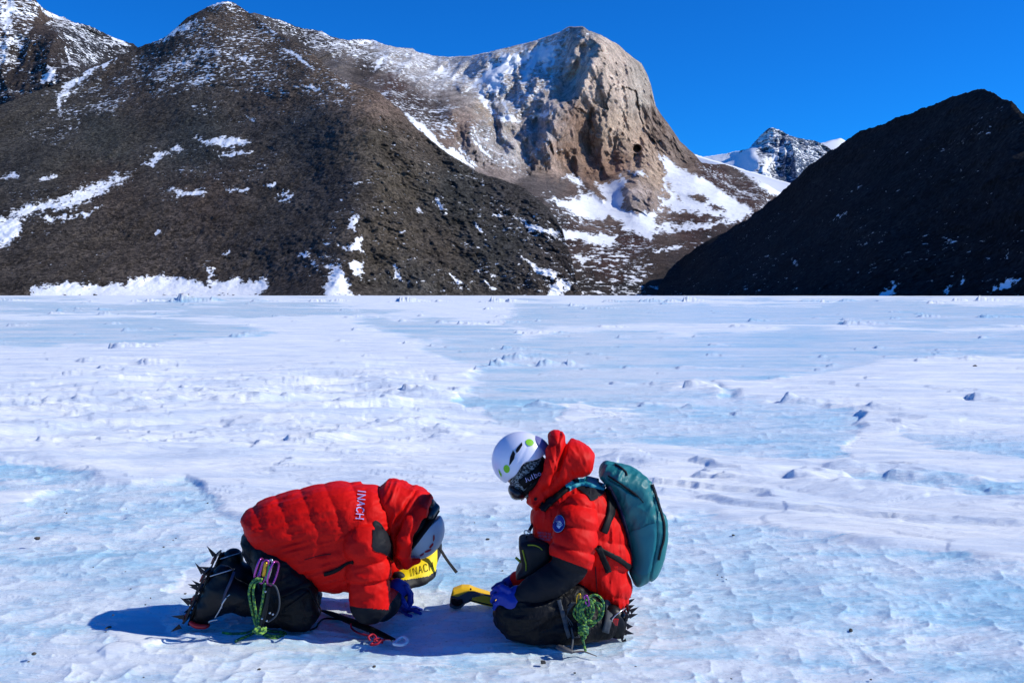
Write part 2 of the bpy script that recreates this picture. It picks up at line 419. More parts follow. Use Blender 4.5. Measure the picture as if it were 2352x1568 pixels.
icec = nb.mix(nb.ramp(n_e, .495, .53, 0, .8), icec, (0.90, 0.93, 0.96))
icec = nb.mix(nb.ramp(n_e, .475, .44, 0, .7), icec, (0.30, 0.64, 0.83))
icec = nb.mix(nb.ramp(n_g, .60, .72), icec, (0.78, 0.88, 0.95))
lg = nb.noise(nb.mapping(p, (.25, .5, 1)), 1, 4, .6)
icec = nb.mix(nb.ramp(lg, .4, .6, 0, .4), icec, (0.74, 0.84, 0.90))
snowc = nb.mix(nb.ramp(nb.noise(nb.mapping(p, (.5, 2.4, 1), (0, 0, -.38)), .9, 13, .72, .4), .43, .58), (0.70, 0.77, 0.86), (0.93, 0.945, 0.945))
snowc = nb.mix(nb.ramp(n_e, .47, .38, 0, .45), snowc, (0.72, 0.79, 0.88))
col = nb.mix(edge, snowc, icec)
nb.set(nb.b.inputs['Base Color'], col)
nb.set(nb.b.inputs['Roughness'], nb.fmix(edge, .75, nb.ramp(n_g, .4, .65, .45, .22)))
nb.set(nb.b.inputs['Specular IOR Level'], nb.fmix(edge, .12, .42))
bp1 = nb.bump(nb.math('ADD', nb.noise(nb.mapping(p, (5, 22, 5), (0, 0, R(20))), 1.6, 4, .6), n_f), .4, .010)
n_s = nb.noise(nb.mapping(p, (.55, 2.0, 1), (0, 0, -.38)), 1.3, 4, .62, .8)
bp0 = nb.bump(n_s, .7, .085, nb.bump(n_e, .5, .07, bp1))
bp2 = nb.bump(n_g, .35, .004, bp0)
nb.set(nb.b.inputs['Normal'], bp2)
link_mesh('ice_ground', np.stack([X, Y, H], -1).reshape(-1, 3), F, gm_, attrs={'ice': ice.ravel()}, kind='structure')
def ground_at(x, y):
    d = (X - x) ** 2 + (Y - y) ** 2
    return float(H.ravel()[int(np.argmin(d))])

# ------------------------------------------------------------------ mountains
def rbf(ctrl, u, v):
    P = np.array(ctrl, float); n = len(P)
    D = np.hypot(P[:, None, 0] - P[None, :, 0], P[:, None, 1] - P[None, :, 1])
    A = np.zeros((n + 3, n + 3)); A[:n, :n] = D + 0 * np.eye(n); A[:n, n] = 1; A[:n, n + 1] = P[:, 0]; A[:n, n + 2] = P[:, 1]
    A[n:, :n] = A[:n, n:].T
    s = np.linalg.solve(A, np.concatenate([P[:, 2], [0, 0, 0]]))
    out = s[n] + s[n + 1] * u + s[n + 2] * v
    for i in range(n): out = out + s[i] * np.hypot(u - P[i, 0], v - P[i, 1])
    return out
def blend(pts, u, v, key):
    """colour field: inverse distance blend of geology samples, a few with shade painted in (u,v,(r,g,b))"""
    num = np.zeros(u.shape + (3,)); den = np.zeros(u.shape)
    for (a, b, c) in pts:
        w_ = 1 / (np.hypot(u - a, v - b) ** 3 + 4000.0); num += w_[..., None] * np.array(c); den += w_
    return num / den[..., None]
def rock_mat(name, bump=1.0, fine=0.25, contrast=1.0, streak=0.0, stones=1.0):
    m = bpy.data.materials.new(name); nb = NB(m); p = nb.pos(); k = fine / .25
    base = nb.attr('rock', True); sn = nb.attr('snow'); sp = nb.attr('speck')
    n1 = nb.noise(p, .030 * k, 8, .62); n2 = nb.noise(p, .16 * k, 9, .75, .3); n3 = nb.noise(p, .40 * k, 5, .7)
    f = nb.math('MULTIPLY', nb.ramp(n1, .3, .7, 1 - .40 * contrast, 1 + .40 * contrast), nb.ramp(n3, .32, .68, 1 - .60 * contrast, 1 + .7 * contrast))
    if streak:
        ns = nb.noise(nb.mapping(p, (1, 1, .28)), .05 * k, 7, .68, .6)
        f = nb.math('MULTIPLY', f, nb.ramp(ns, .34, .62, 1 - .50 * streak, 1 + .45 * streak))
    vc = nb.n('ShaderNodeTexVoronoi'); nb.set(vc.inputs['Vector'], p); vc.inputs['Scale'].default_value = .42 * k
    sx = nb.n('ShaderNodeSeparateColor'); nb.set(sx.inputs[0], vc.outputs['Color'])
    f = nb.math('MULTIPLY', f, nb.ramp(sx.outputs[0], 0, 1, 1 - .55 * max(stones, .25), 1 + .65 * max(stones, .25)))
    rc = nb.scale(base, f)
    if stones:
        vo = nb.n('ShaderNodeTexVoronoi'); nb.set(vo.inputs['Vector'], p); vo.inputs['Scale'].default_value = .20 * k
        bl = nb.math('MULTIPLY', nb.ramp(vo.outputs['Distance'], .16, .30, 1, 0), nb.ramp(nb.noise(p, .05 * k, 4, .7), .46, .56))
        rc = nb.mix(nb.math('MULTIPLY', bl, .7 * stones), rc, (.014, .014, .015))
    sm = nb.ramp(nb.math('ADD', sn, nb.math('ADD', nb.ramp(n2, .3, .7, -.55, .55), nb.ramp(n3, .3, .7, -.30, .30))), .46, .56)
    st = nb.noise(nb.mapping(p, (1, .6, 2.4)), .17 * k, 6, .72, .2)
    cl = nb.noise(nb.mapping(p, (1, .6, 1.8)), .022 * k, 4, .6)
    thr = nb.math('ADD', nb.ramp(sp, 0, 1, .80, .43), nb.ramp(cl, .3, .7, .07, -.07))
    spk = nb.math('MULTIPLY', nb.ramp(nb.math('SUBTRACT', st, thr), 0.0, .025), nb.ramp(sp, .02, .1))
    tot = nb.math('MAXIMUM', sm, spk)
    nb.set(nb.b.inputs['Base Color'], nb.mix(tot, rc, (.88, .89, .92)))
    nb.set(nb.b.inputs['Roughness'], .9); nb.set(nb.b.inputs['Specular IOR Level'], .1)
    hh = nb.math('ADD', nb.math('MULTIPLY', n2, 1.0), nb.math('MULTIPLY', n3, .55))
    hh = nb.fmix(tot, hh, nb.math('MULTIPLY', n1, .35))
    nb.set(nb.b.inputs['Normal'], nb.bump(hh, 1.0, 6.0 * bump))
    return m
def cells(x, y, seed=0):
    """blocky offsets: one random level per irregular cell"""
    i0 = np.floor(x).astype(np.int64); j0 = np.floor(y).astype(np.int64); best = np.full(x.shape, 1e9); val = np.zeros(x.shape); z0 = np.zeros_like(i0)
    for a in (-1, 0, 1):
        for b in (-1, 0, 1):
            i, j = i0 + a, j0 + b
            px = i + .5 + .48 * _h(i, j, z0, seed); py = j + .5 + .48 * _h(i, j, z0, seed + 1)
            d = (px - x) ** 2 + (py - y) ** 2; m = d < best; best = np.where(m, d, best)
            val = np.where(m, _h(i, j, z0, seed + 2) + (x - px) * _h(i, j, z0, seed + 3) * 1.2 + (y - py) * _h(i, j, z0, seed + 4) * 1.2, val)
    return val
def strokes(u, v, L):
    """ribs (positive, towards the viewer) and gullies laid along polylines: (points, half width, depth in metres)"""
    out = np.zeros(u.shape)
    for pts, wd, am in L:
        d = np.full(u.shape, 1e9)
        for (x0, y0), (x1, y1) in zip(pts[:-1], pts[1:]):
            ex, ey = x1 - x0, y1 - y0; t = np.clip(((u - x0) * ex + (v - y0) * ey) / (ex * ex + ey * ey), 0, 1)
            d = np.minimum(d, np.hypot(u - x0 - t * ex, v - y0 - t * ey))
        out += am * np.exp(-(d / wd) ** 2)
    return out
def relief(name, sky_pts, ctrl, u0, u1, step, vb, disp, mt, snow=(), speck=(), rock=(), jag=1.2, backs=1.4, holes=(), post=None, maxrows=400):
    us = np.arange(u0, u1 + step, step)
    sx = [q[0] for q in sky_pts]; sy = [q[1] for q in sky_pts]
    sv = np.interp(us, sx, sy) + jag * (fbm(us * .06, us * 0, o=4, seed=71) * 2.2 + vnoise(us * .35, us * 0 + 4, seed=72) * .7)
    n = int(min(maxrows, max(12, (vb - min(sv)) / step)))
    t = np.linspace(0, 1, n)
    kk = max(1, int(45 / step)); ker = np.hanning(2 * kk + 3)[1:-1]; ker /= ker.sum()
    svs = np.convolve(np.pad(sv, kk, mode='edge'), ker, 'valid')
    U = np.broadcast_to(us, (n, len(us))); V = vb + (svs[None, :] - vb) * t[:, None] + (sv - svs)[None, :] * t[:, None] ** 4
    Yd = rbf(ctrl, U, V)
    P0 = Wv(U, V, Yd)
    dY = disp(P0[..., 0], P0[..., 1], P0[..., 2], U, V)
    dY = dY * (1 - .75 * sstep(.965, 1.0, t))[:, None]
    P = Wv(U, V, Yd + dY)
    # the far side of the mountain falls away behind the skyline
    top = P[-1]; Ht = np.maximum(top[:, 2], 5)
    bk = []
    for k in (0.01, .04, .12, .3, .6, 1.0):
        q = top.copy(); q[:, 1] += Ht * backs * k; q[:, 0] += (top[:, 0] / top[:, 1]) * Ht * backs * k
        q[:, 2] = top[:, 2] - (Ht + 10) * k + (fbm(top[:, 0] * .01, q[:, 1] * .01, o=3, seed=5) * 10 * min(k * 4, 1)); bk.append(q)
    allP = np.concatenate([P] + [q[None] for q in bk], 0)
    Ub = np.concatenate([U] + [us[None]] * 6, 0); Vb = np.concatenate([V] + [sv[None]] * 6, 0)
    e1 = fbm(Ub * .035, Vb * .05, o=4, seed=81); e2 = fbm(Ub * .16, Vb * .22, o=3, seed=82)
    ue = Ub + e1 * 12 + e2 * 8; ve = Vb + e1 * 8 + e2 * 6 + fbm(Ub * .07, Vb * .03, o=2, seed=85) * 6
    S = np.full(Ub.shape, -1.0)
    for poly in snow:
        k = 9.0
        if isinstance(poly[0], (int, float)): k = poly[0]; poly = poly[1]
        S = np.maximum(S, .5 - polysd(ue, ve, poly) / k * .5)
    for poly in holes: S = np.minimum(S, .5 + polysd(ue, ve, poly) / 7.0 * .5)
    S = np.clip(S, -1, 1.4)
    K = np.zeros(Ub.shape)
    for (poly, val, soft) in speck: K = np.maximum(K, val * sstep(soft, -soft * .3, polysd(ue + e1 * 25, ve + e2 * 15, poly)))
    RC = blend(rock, Ub + e1 * 30, Vb + e2 * 20 + e1 * 15, 0)
    if post: allP, S, K, RC = post(allP, S, K, RC, Ub, Vb)
    nr, nc = Ub.shape; idx = np.arange(nr * nc).reshape(nr, nc)
    F = np.stack([idx[:-1, :-1], idx[:-1, 1:], idx[1:, 1:], idx[1:, :-1]], -1).reshape(-1, 4)
    return link_mesh(name, allP.reshape(-1, 3), F, mt, attrs={'snow': S.ravel(), 'speck': K.ravel(), 'rock': RC.reshape(-1, 3)}, kind='structure')

BR = (.062, .050, .042); GR = (.048, .050, .046); RB = (.075, .045, .038); OL = (.085, .072, .055)
# --- dark scree mountain
skyA = [(-700, 420), (-300, 330), (0, 240), (70, 215), (140, 190), (250, 140), (310, 112), (370, 90), (400, 68), (430, 40), (470, 20), (500, 7), (515, 5), (535, 6), (560, 22), (575, 31), (641, 76), (713, 120), (779, 178), (833, 200),
        (873, 214), (916, 249), (947, 285), (1014, 343), (1060, 372), (1099, 396), (1160, 415), (1205, 432), (1228, 450), (1260, 478), (1290, 520), (1300, 560), (1315, 600), (1322, 640), (1345, 690), (1400, 720)]
ctA = [(-700, 690, 620), (-300, 690, 660), (0, 690, 700), (200, 690, 710), (400, 690, 712), (600, 690, 700), (760, 690, 655), (850, 690, 680), (950, 690, 700), (1050, 690, 720), (1150, 690, 735), (1260, 690, 745), (1345, 690, 760), (1400, 720, 770),
       (-700, 420, 950), (-300, 330, 1050), (0, 240, 1150), (140, 190, 1220), (310, 112, 1290), (430, 40, 1290), (515, 5, 1280), (575, 31, 1290), (641, 76, 1230), (713, 120, 1160), (779, 178, 1090), (833, 200, 1060), (873, 214, 1060),
       (916, 249, 1050), (947, 285, 1020), (1014, 343, 980), (1099, 396, 950), (1205, 432, 930), (1228, 450, 920), (1290, 520, 870), (1315, 600, 810),
       # spur crest towards the ice
       (850, 260, 965), (850, 320, 910), (848, 380, 882), (840, 430, 845), (825, 490, 792), (805, 560, 738), (785, 620, 700),
       # left face, slightly hollow
       (500, 120, 1180), (420, 200, 1130), (550, 260, 1060), (480, 340, 985), (250, 300, 1060), (100, 380, 960), (300, 450, 900), (550, 430, 905), (700, 300, 985), (720, 400, 893), (700, 520, 800), (500, 560, 810), (250, 560, 810), (0, 520, 830), (150, 480, 865),
       # right flank
       (920, 420, 880), (1000, 480, 860), (920, 540, 790), (1050, 560, 810), (1150, 540, 840), (1180, 620, 780), (1000, 620, 755)]
def dispA(x, y, z, u, v):
    fl = sstep(-25, 40, u - np.interp(v, [180, 240, 420, 560, 690], [800, 850, 850, 805, 755]))
    g = ridged(x * .022 - z * .006, z * .005, y * .003, o=4, seed=91) * (1 - fl) + ridged(x * .022 + z * .012, z * .007, y * .003, o=4, seed=94) * fl
    a = -fbm(x * .33, z * .45, y * .15, o=3, seed=95) * (1.3 + 1.6 * fl) - (g - .4) * (5 + 13 * fl) - fbm(x * .012, z * .012, y * .008, o=3, seed=92) * (16 - 4 * fl) - fbm(x * .11, z * .16, y * .06, o=4, seed=93) * (3.0 + 3.5 * fl)
    return a * sstep(690, 640, v) 
snA = [(6, [(470, 12), (500, 6), (530, 5), (540, 10), (515, 14), (480, 18)]), (7, [(400, 70), (450, 45), (470, 40), (440, 62), (410, 80), (360, 100)]), (6, [(640, 100), (680, 125), (700, 140), (670, 130)]), (6, [(600, 50), (640, 80), (620, 72)]), (6, [(440, 120), (470, 112), (500, 118), (460, 124)]), (5, [(540, 135), (590, 128), (560, 142)]), (5, [(340, 180), (380, 172), (370, 182)]), (5, [(700, 200), (740, 195), (720, 208)]), (5, [(560, 265), (580, 262), (575, 275)]), (6, [(90, 500), (140, 500), (210, 480), (240, 470), (200, 490), (120, 512)]), (5, [(500, 350), (585, 352), (560, 358), (500, 356)]), (12, [(0, 505), (60, 470), (130, 462), (170, 440), (230, 418), (305, 392), (290, 412), (230, 440), (160, 476), (90, 490), (40, 500), (50, 540), (30, 560), (-40, 570), (-60, 500)]),
       (9, [(60, 684), (80, 660), (150, 650), (220, 652), (285, 650), (300, 636), (360, 632), (440, 640), (480, 655), (520, 640), (560, 645), (612, 630), (614, 655), (600, 684)]),
       (8, [(130, 262), (140, 215), (155, 185), (200, 165), (240, 140), (270, 130), (262, 142), (200, 180), (165, 200), (150, 235)]),
       (8, [(450, 322), (500, 316), (560, 322), (578, 330), (540, 340), (480, 336)]), (6, [(390, 345), (405, 328), (420, 345)]), (6, [(325, 375), (380, 352), (400, 350), (350, 380)]),
       (7, [(388, 430), (420, 440), (470, 434), (470, 448), (420, 450), (390, 442)]), (5, [(522, 433), (575, 430), (560, 440), (525, 440)]), (5, [(630, 455), (672, 442), (655, 460)]), (5, [(605, 425), (635, 420), (630, 432)]),
       (6, [(682, 584), (700, 578), (714, 584), (712, 591), (684, 590)]), (6, [(480, 610), (488, 612), (490, 650), (478, 650)]), (5, [(505, 580), (530, 572), (520, 585)]),
       (7, [(745, 684), (742, 660), (765, 610), (775, 595), (790, 620), (800, 650), (812, 684)]), (7, [(785, 568), (800, 555), (830, 540), (828, 570), (840, 585), (820, 575)]), (6, [(800, 605), (830, 595), (830, 640), (815, 640)]),
       (5, [(800, 520), (808, 478), (818, 500), (812, 530)]), (5, [(350, 532), (370, 528), (378, 535), (355, 537)]), (6, [(0, 400), (45, 398), (40, 408), (0, 408)]), (6, [(80, 410), (130, 400), (125, 412), (90, 415)]),
       (6, [(1262, 684), (1262, 650), (1300, 640), (1308, 655), (1285, 684)]), (5, [(1005, 455), (1025, 485), (1018, 490), (1000, 465)]), (5, [(960, 475), (975, 490), (965, 492)]), (5, [(1085, 505), (1110, 535), (1100, 532)]),
       (5, [(1200, 590), (1240, 615), (1290, 630), (1270, 640), (1230, 622)]), (5, [(1020, 620), (1070, 655), (1060, 660)]), (5, [(1110, 640), (1140, 662), (1130, 664)]), (5, [(905, 605), (915, 640), (905, 640)]),
       (6, [(1185, 500), (1220, 515), (1280, 530), (1285, 545), (1220, 530)]), (5, [(640, 100), (690, 130), (730, 165), (700, 150)]), (5, [(780, 195), (800, 190), (805, 205)])]
spA = [([(540, 0), (470, 30), (380, 90), (250, 150), (120, 210), (130, 300), (250, 260), (400, 220), (600, 210), (760, 240), (840, 220), (760, 150), (600, 40)], .62, 40),
       ([(430, 240), (620, 250), (780, 230), (700, 290), (500, 290)], .52, 40), ([(100, 240), (180, 250), (160, 340), (60, 320)], .58, 20), ([(340, 330), (620, 310), (650, 420), (350, 460)], .46, 30),
       ([(0, 380), (320, 390), (330, 440), (120, 540), (-50, 580)], .44, 30), ([(700, 680), (720, 560), (800, 400), (880, 400), (900, 560), (880, 690)], .50, 30),
       ([(860, 260), (950, 300), (1100, 400), (1290, 560), (1290, 690), (900, 690), (860, 500)], .46, 30), ([(-100, 570), (700, 560), (720, 690), (-100, 690)], .34, 30),
       ([(380, 120), (560, 60), (640, 110), (600, 180), (420, 190)], .70, 30), ([(1120, 460), (1220, 470), (1330, 560), (1340, 690), (1220, 690), (1190, 560)], .62, 20)]
rkA = [(515, 20, (.075, .060, .050)), (300, 200, (.062, .052, .045)), (650, 200, (.075, .060, .050)), (450, 330, (.042, .046, .046)), (250, 320, GR), (700, 300, (.04, .042, .044)), (100, 350, (.052, .050, .045)),
       (250, 420, BR), (480, 450, (.066, .052, .044)), (650, 500, (.05, .045, .042)), (100, 620, (.060, .052, .045)), (400, 620, (.062, .052, .045)), (700, 650, (.055, .047, .043)), (780, 430, (.045, .042, .042)),
       (860, 330, OL), (900, 420, (.10, .084, .062)), (900, 550, (.085, .072, .055)), (1000, 560, (.075, .064, .052)), (1050, 460, (.055, .055, .050)), (1150, 560, (.055, .055, .052)), (950, 650, (.062, .060, .055)), (1180, 460, (.052, .048, .045)),
       (880, 220, (.18, .13, .10)), (850, 200, (.14, .105, .08)), (1280, 640, (.055, .048, .045)), (740, 140, (.09, .07, .055))]
rkA = [(a, b, (c[0] * 1.42, c[1] * 1.36, c[2] * 1.34)) for a, b, c in rkA]
relief('scree_mountain', skyA, ctA, -700, 1400, 2.2, 720, dispA, rock_mat('dark_scree', 1.3, .25, .95), snA, spA, rkA, maxrows=330)

# --- pale cliff, its snow apron and the valley floor below
skyM = [(400, 60), (585, 29), (610, 38), (640, 45), (680, 62), (740, 73), (760, 85), (800, 92), (827, 91), (858, 93), (876, 100), (911, 109), (947, 111), (956, 118), (983, 125), (996, 129), (1023, 131), (1076, 129), (1130, 118), (1183, 105),
        (1219, 96), (1254, 85), (1290, 71), (1308, 62), (1339, 60), (1352, 69), (1388, 85), (1419, 102), (1450, 129), (1473, 145), (1487, 172), (1495, 195), (1501, 222), (1506, 243), (1514, 257), (1535, 285), (1562, 325), (1593, 352), (1611, 374), (1644, 378),
        (1664, 376), (1683, 384), (1707, 396), (1745, 415), (1790, 440), (1900, 480), (2050, 560)]
ctM = [(400, 690, 1000), (700, 690, 960), (900, 690, 900), (1100, 690, 820), (1260, 690, 770), (1400, 690, 775), (1500, 690, 785), (1700, 690, 820), (2050, 690, 900), (1320, 640, 850), (1450, 640, 850), (1400, 600, 910), (1500, 580, 960), (1600, 560, 1030),
       (1700, 560, 1050), (1350, 550, 1010), (1450, 540, 1080), (1300, 500, 1090), (1250, 470, 1120), (1350, 500, 1180), (1550, 520, 1150), (1650, 500, 1200), (1720, 500, 1220), (1300, 430, 1370), (1380, 440, 1370), (1420, 470, 1270), (1520, 480, 1260),
       (1600, 400, 1500), (1540, 370, 1580), (1520, 420, 1440), (1650, 440, 1390), (1750, 450, 1400), (1465, 485, 1190), (1440, 440, 1290), (1468, 445, 1262), (1500, 440, 1310), (1465, 400, 1370),
       (1240, 395, 1430), (1300, 398, 1445), (1380, 412, 1475), (1440, 385, 1500), (1500, 350, 1580), (1250, 330, 1440), (1280, 250, 1450), (1340, 300, 1500), (1350, 220, 1525), (1420, 300, 1550), (1420, 200, 1580), (1480, 300, 1662), (1480, 210, 1700),
       (1330, 130, 1570), (1290, 180, 1620), (1300, 120, 1700), (1250, 210, 1590), (1380, 110, 1620), (1440, 150, 1682), (1488, 185, 1775), (1494, 265, 1725), (1340, 62, 1720), (1300, 72, 1790), (1388, 85, 1735), (1450, 129, 1765),
       (1200, 200, 1650), (1220, 280, 1510), (1150, 250, 1570), (1130, 180, 1730), (1130, 118, 1900), (1200, 100, 1900), (1080, 180, 1820), (1000, 129, 2050), (1060, 260, 1500), (1120, 300, 1440), (1180, 330, 1450), (1100, 380, 1320), (1035, 320, 1340), (1040, 260, 1420),
       (1200, 420, 1330), (1150, 400, 1310), (950, 280, 1340), (900, 220, 1450), (1000, 240, 1560), (900, 160, 1750), (850, 93, 2050), (700, 66, 1950), (600, 34, 1850), (400, 60, 1850), (700, 400, 1200), (600, 250, 1400), (780, 150, 1650),
       (1513, 254, 1765), (1530, 320, 1655), (1580, 350, 1700), (1600, 380, 1600), (1664, 376, 1800), (1700, 400, 1720), (1740, 480, 1290), (1800, 450, 1600), (1900, 480, 1600), (2050, 560, 1300)]
CLIFF = [(1030, 330), (1060, 280), (1100, 200), (1200, 110), (1290, 75), (1340, 55), (1400, 85), (1480, 140), (1500, 200), (1520, 260), (1620, 380), (1600, 385), (1530, 365), (1530, 400), (1515, 485), (1465, 500), (1425, 480), (1430, 400), (1340, 415), (1290, 400), (1200, 410), (1100, 380)]
STM = [([(1300, 415), (1318, 440)], 10, 14), ([(1345, 415), (1385, 458)], 7, 12), ([(1518, 436), (1532, 450)], 7, 8), ([(1585, 450), (1615, 460)], 7, 8), ([(1385, 95), (1392, 180), (1405, 280)], 16, 12), ([(1345, 105), (1315, 170), (1270, 235), (1235, 285)], 15, -34), ([(1365, 110), (1335, 190), (1300, 250), (1278, 290)], 14, 14),
       ([(1290, 80), (1255, 140), (1225, 210), (1190, 262)], 11, 20), ([(1250, 95), (1225, 130), (1180, 190), (1165, 235)], 9, -18), ([(1228, 102), (1150, 128), (1105, 155), (1063, 200)], 13, 34), ([(1200, 120), (1160, 170), (1140, 215)], 8, 12),
       ([(1076, 262), (1085, 300), (1100, 340)], 26, 40), ([(1125, 250), (1135, 290), (1150, 340)], 10, -18), ([(1165, 262), (1160, 310), (1180, 350)], 14, 16), ([(1272, 248), (1262, 300), (1255, 360)], 17, 24), ([(1215, 290), (1220, 340), (1230, 380)], 8, 10),
       ([(1200, 300), (1205, 350)], 6, -10), ([(1345, 250), (1340, 300), (1352, 345)], 24, -26), ([(1300, 300), (1305, 340), (1310, 395)], 8, -8), ([(1385, 260), (1380, 330), (1395, 400)], 9, 10), ([(1415, 250), (1408, 330), (1412, 390)], 7, -12),
       ([(1440, 150), (1445, 250), (1440, 330), (1432, 380)], 12, 12), ([(1468, 170), (1475, 260), (1480, 330)], 10, -8), ([(1485, 330), (1495, 400), (1500, 470)], 9, 14), ([(1425, 110), (1428, 170)], 5, -6), ([(1350, 80), (1400, 95), (1440, 125)], 5, -5),
       ([(1530, 300), (1570, 350), (1600, 378)], 10, 10), ([(900, 110), (880, 150), (850, 180)], 9, 16), ([(960, 120), (930, 160), (900, 185)], 9, 18), ([(1020, 132), (990, 170), (960, 200)], 10, 20), ([(1080, 130), (1050, 165), (1010, 200)], 9, 20)]
def dispM(x, y, z, u, v):
    cl = sstep(12, -18, polysd(u, v, CLIFF))
    a = -fbm(x * .011, z * .011, y * .006, o=3, seed=101) * 16
    rib = ridged(x * .020 + z * .003, z * .0045, o=4, seed=102)
    rib2 = ridged(x * .012 - z * .012, z * .004 + x * .004, o=4, seed=103)
    left = sstep(1300, 1200, u)
    jx = fbm(u * .03, v * .03, o=3, seed=107) * 14; jy = fbm(u * .03 + 9, v * .03, o=3, seed=108) * 12
    a += -strokes(u + jx, v + jy, STM)
    a += -cl * ((rib - .45) * 15 * (1 - left) + (rib2 - .4) * 34 * left)
    a += -cl * (ridged(x * .045, z * .03, o=3, seed=109) - .4) * 8 - cl * (ridged(x * .10 + z * .04, z * .08, o=4, seed=110) - .4) * 7
    a += -cl * fbm(x * .06, z * .04, y * .03, o=4, seed=104) * 8
    a += -(1 - cl) * fbm(x * .07, z * .1, y * .04, o=4, seed=105) * 4
    wx_ = x + fbm(x * .05, z * .05, o=2, seed=161) * 9; wz_ = z + fbm(x * .05, z * .05, o=2, seed=162) * 9
    sl = wz_ + wx_ * .35
    a += cl * (cells(wx_ / 24, sl / 80, 171) * 6.0 + cells(wx_ / 10, sl / 34, 181) * 3.2 + cells(wx_ / 5.0, sl / 11.0, 191) * 1.3)
    hi = sstep(200, 120, v) * sstep(1260, 1150, u)
    a += -hi * (ridged(x * .02 - z * .01, z * .012, o=4, seed=106) - .4) * 46
    # small cave and the recess beneath it
    a += 60 * sstep(11, 6.5, np.hypot((u - 1463) / 1.1, v - 342)) + 26 * sstep(12, 4, np.abs(u - 1463 + (v - 360) * .12)) * sstep(348, 356, v) * sstep(394, 386, v)
    a += 30 * sstep(30, 8, np.abs(u - 1290 - (250 - v) * .45)) * sstep(330, 260, v) * sstep(80, 120, v)
    return a * sstep(690, 660, v)
snM = [(7, [(1245, 452), (1290, 458), (1330, 450), (1300, 420), (1285, 402), (1330, 405), (1345, 420), (1385, 425), (1440, 400), (1430, 430), (1425, 480), (1465, 495), (1500, 488), (1520, 470), (1512, 430), (1530, 395), (1512, 350), (1560, 385), (1620, 410), (1680, 450), (1735, 488),
             (1690, 510), (1600, 515), (1520, 530), (1485, 548), (1440, 530), (1400, 510), (1340, 500), (1290, 475)]),
       (6, [(1520, 530), (1600, 510), (1700, 500), (1720, 505), (1640, 520), (1560, 530), (1500, 545), (1480, 540)]),
       (6, [(920, 250), (940, 262), (990, 300), (1010, 330), (1050, 345), (1095, 390), (1070, 378), (1020, 352), (960, 300)]), (6, [(1055, 325), (1070, 350), (1100, 385), (1085, 380), (1060, 350)]),
       (6, [(1180, 500), (1250, 510), (1330, 535), (1430, 540), (1410, 565), (1350, 560), (1290, 545)]), (5, [(1320, 590), (1350, 588), (1345, 600), (1330, 608)]), (5, [(1500, 575), (1570, 560), (1560, 570), (1510, 582)]),
       (6, [(1630, 400), (1690, 430), (1760, 470), (1700, 440)]), (6, [(1258, 88), (1244, 130), (1200, 192), (1188, 188), (1222, 130)]), (6, [(1225, 108), (1172, 150), (1115, 192), (1063, 218), (1068, 204), (1130, 150)]), (6, [(1100, 180), (1122, 236), (1138, 262), (1126, 264), (1102, 228)]), (5, [(1292, 100), (1254, 172), (1242, 168), (1275, 110)]), (5, [(1150, 200), (1165, 240), (1172, 262), (1160, 258)]), (5, [(1092, 300), (1112, 340), (1140, 372), (1120, 362)]), (5, [(1140, 268), (1180, 262), (1200, 280), (1150, 282)]), (5, [(900, 120), (880, 150), (850, 165), (870, 135)]), (5, [(1045, 140), (1010, 170), (985, 185), (1005, 158)]), (9, [(1150, 130), (1200, 118), (1240, 120), (1200, 150), (1160, 170), (1150, 210), (1120, 215), (1120, 170)]), (7, [(1230, 110), (1290, 100), (1270, 130), (1230, 150)]),
       (5, [(1450, 394), (1485, 396), (1480, 408), (1455, 402)]), (6, [(820, 92), (870, 96), (880, 108), (840, 106)]), (5, [(1085, 315), (1110, 340), (1120, 355), (1100, 345)]),
       (4, [(990, 170), (1015, 150), (1010, 160), (985, 178)]), (7, [(1700, 395), (1790, 425), (1850, 460), (1760, 440)]), (5, [(1225, 262), (1270, 255), (1250, 270), (1215, 275)])]
spM = [([(560, 20), (760, 70), (1000, 120), (1130, 110), (1290, 70), (1340, 70), (1280, 180), (1220, 260), (1130, 240), (1060, 200), (980, 210), (860, 150), (700, 100)], .80, 25),
       ([(1050, 150), (1250, 90), (1290, 140), (1230, 260), (1150, 300), (1080, 250)], .66, 25), ([(840, 180), (920, 200), (1050, 240), (1040, 330), (960, 290), (880, 230)], .70, 15),
       ([(1080, 280), (1230, 290), (1280, 340), (1200, 400), (1100, 370)], .66, 25), ([(1150, 440), (1250, 450), (1500, 560), (1500, 690), (1250, 690), (1150, 560)], .70, 25),
       ([(1600, 370), (1720, 400), (1800, 450), (1800, 520), (1650, 440)], .64, 15), ([(1480, 480), (1740, 490), (1700, 560), (1450, 600)], .58, 20), ([(780, 100), (1000, 180), (850, 180), (700, 110)], .5, 20)]
PALE = (.76, .58, .45); TAN = (.42, .29, .20); BRN = (.26, .16, .11); GY = (.50, .43, .39); RED = (.085, .048, .040)
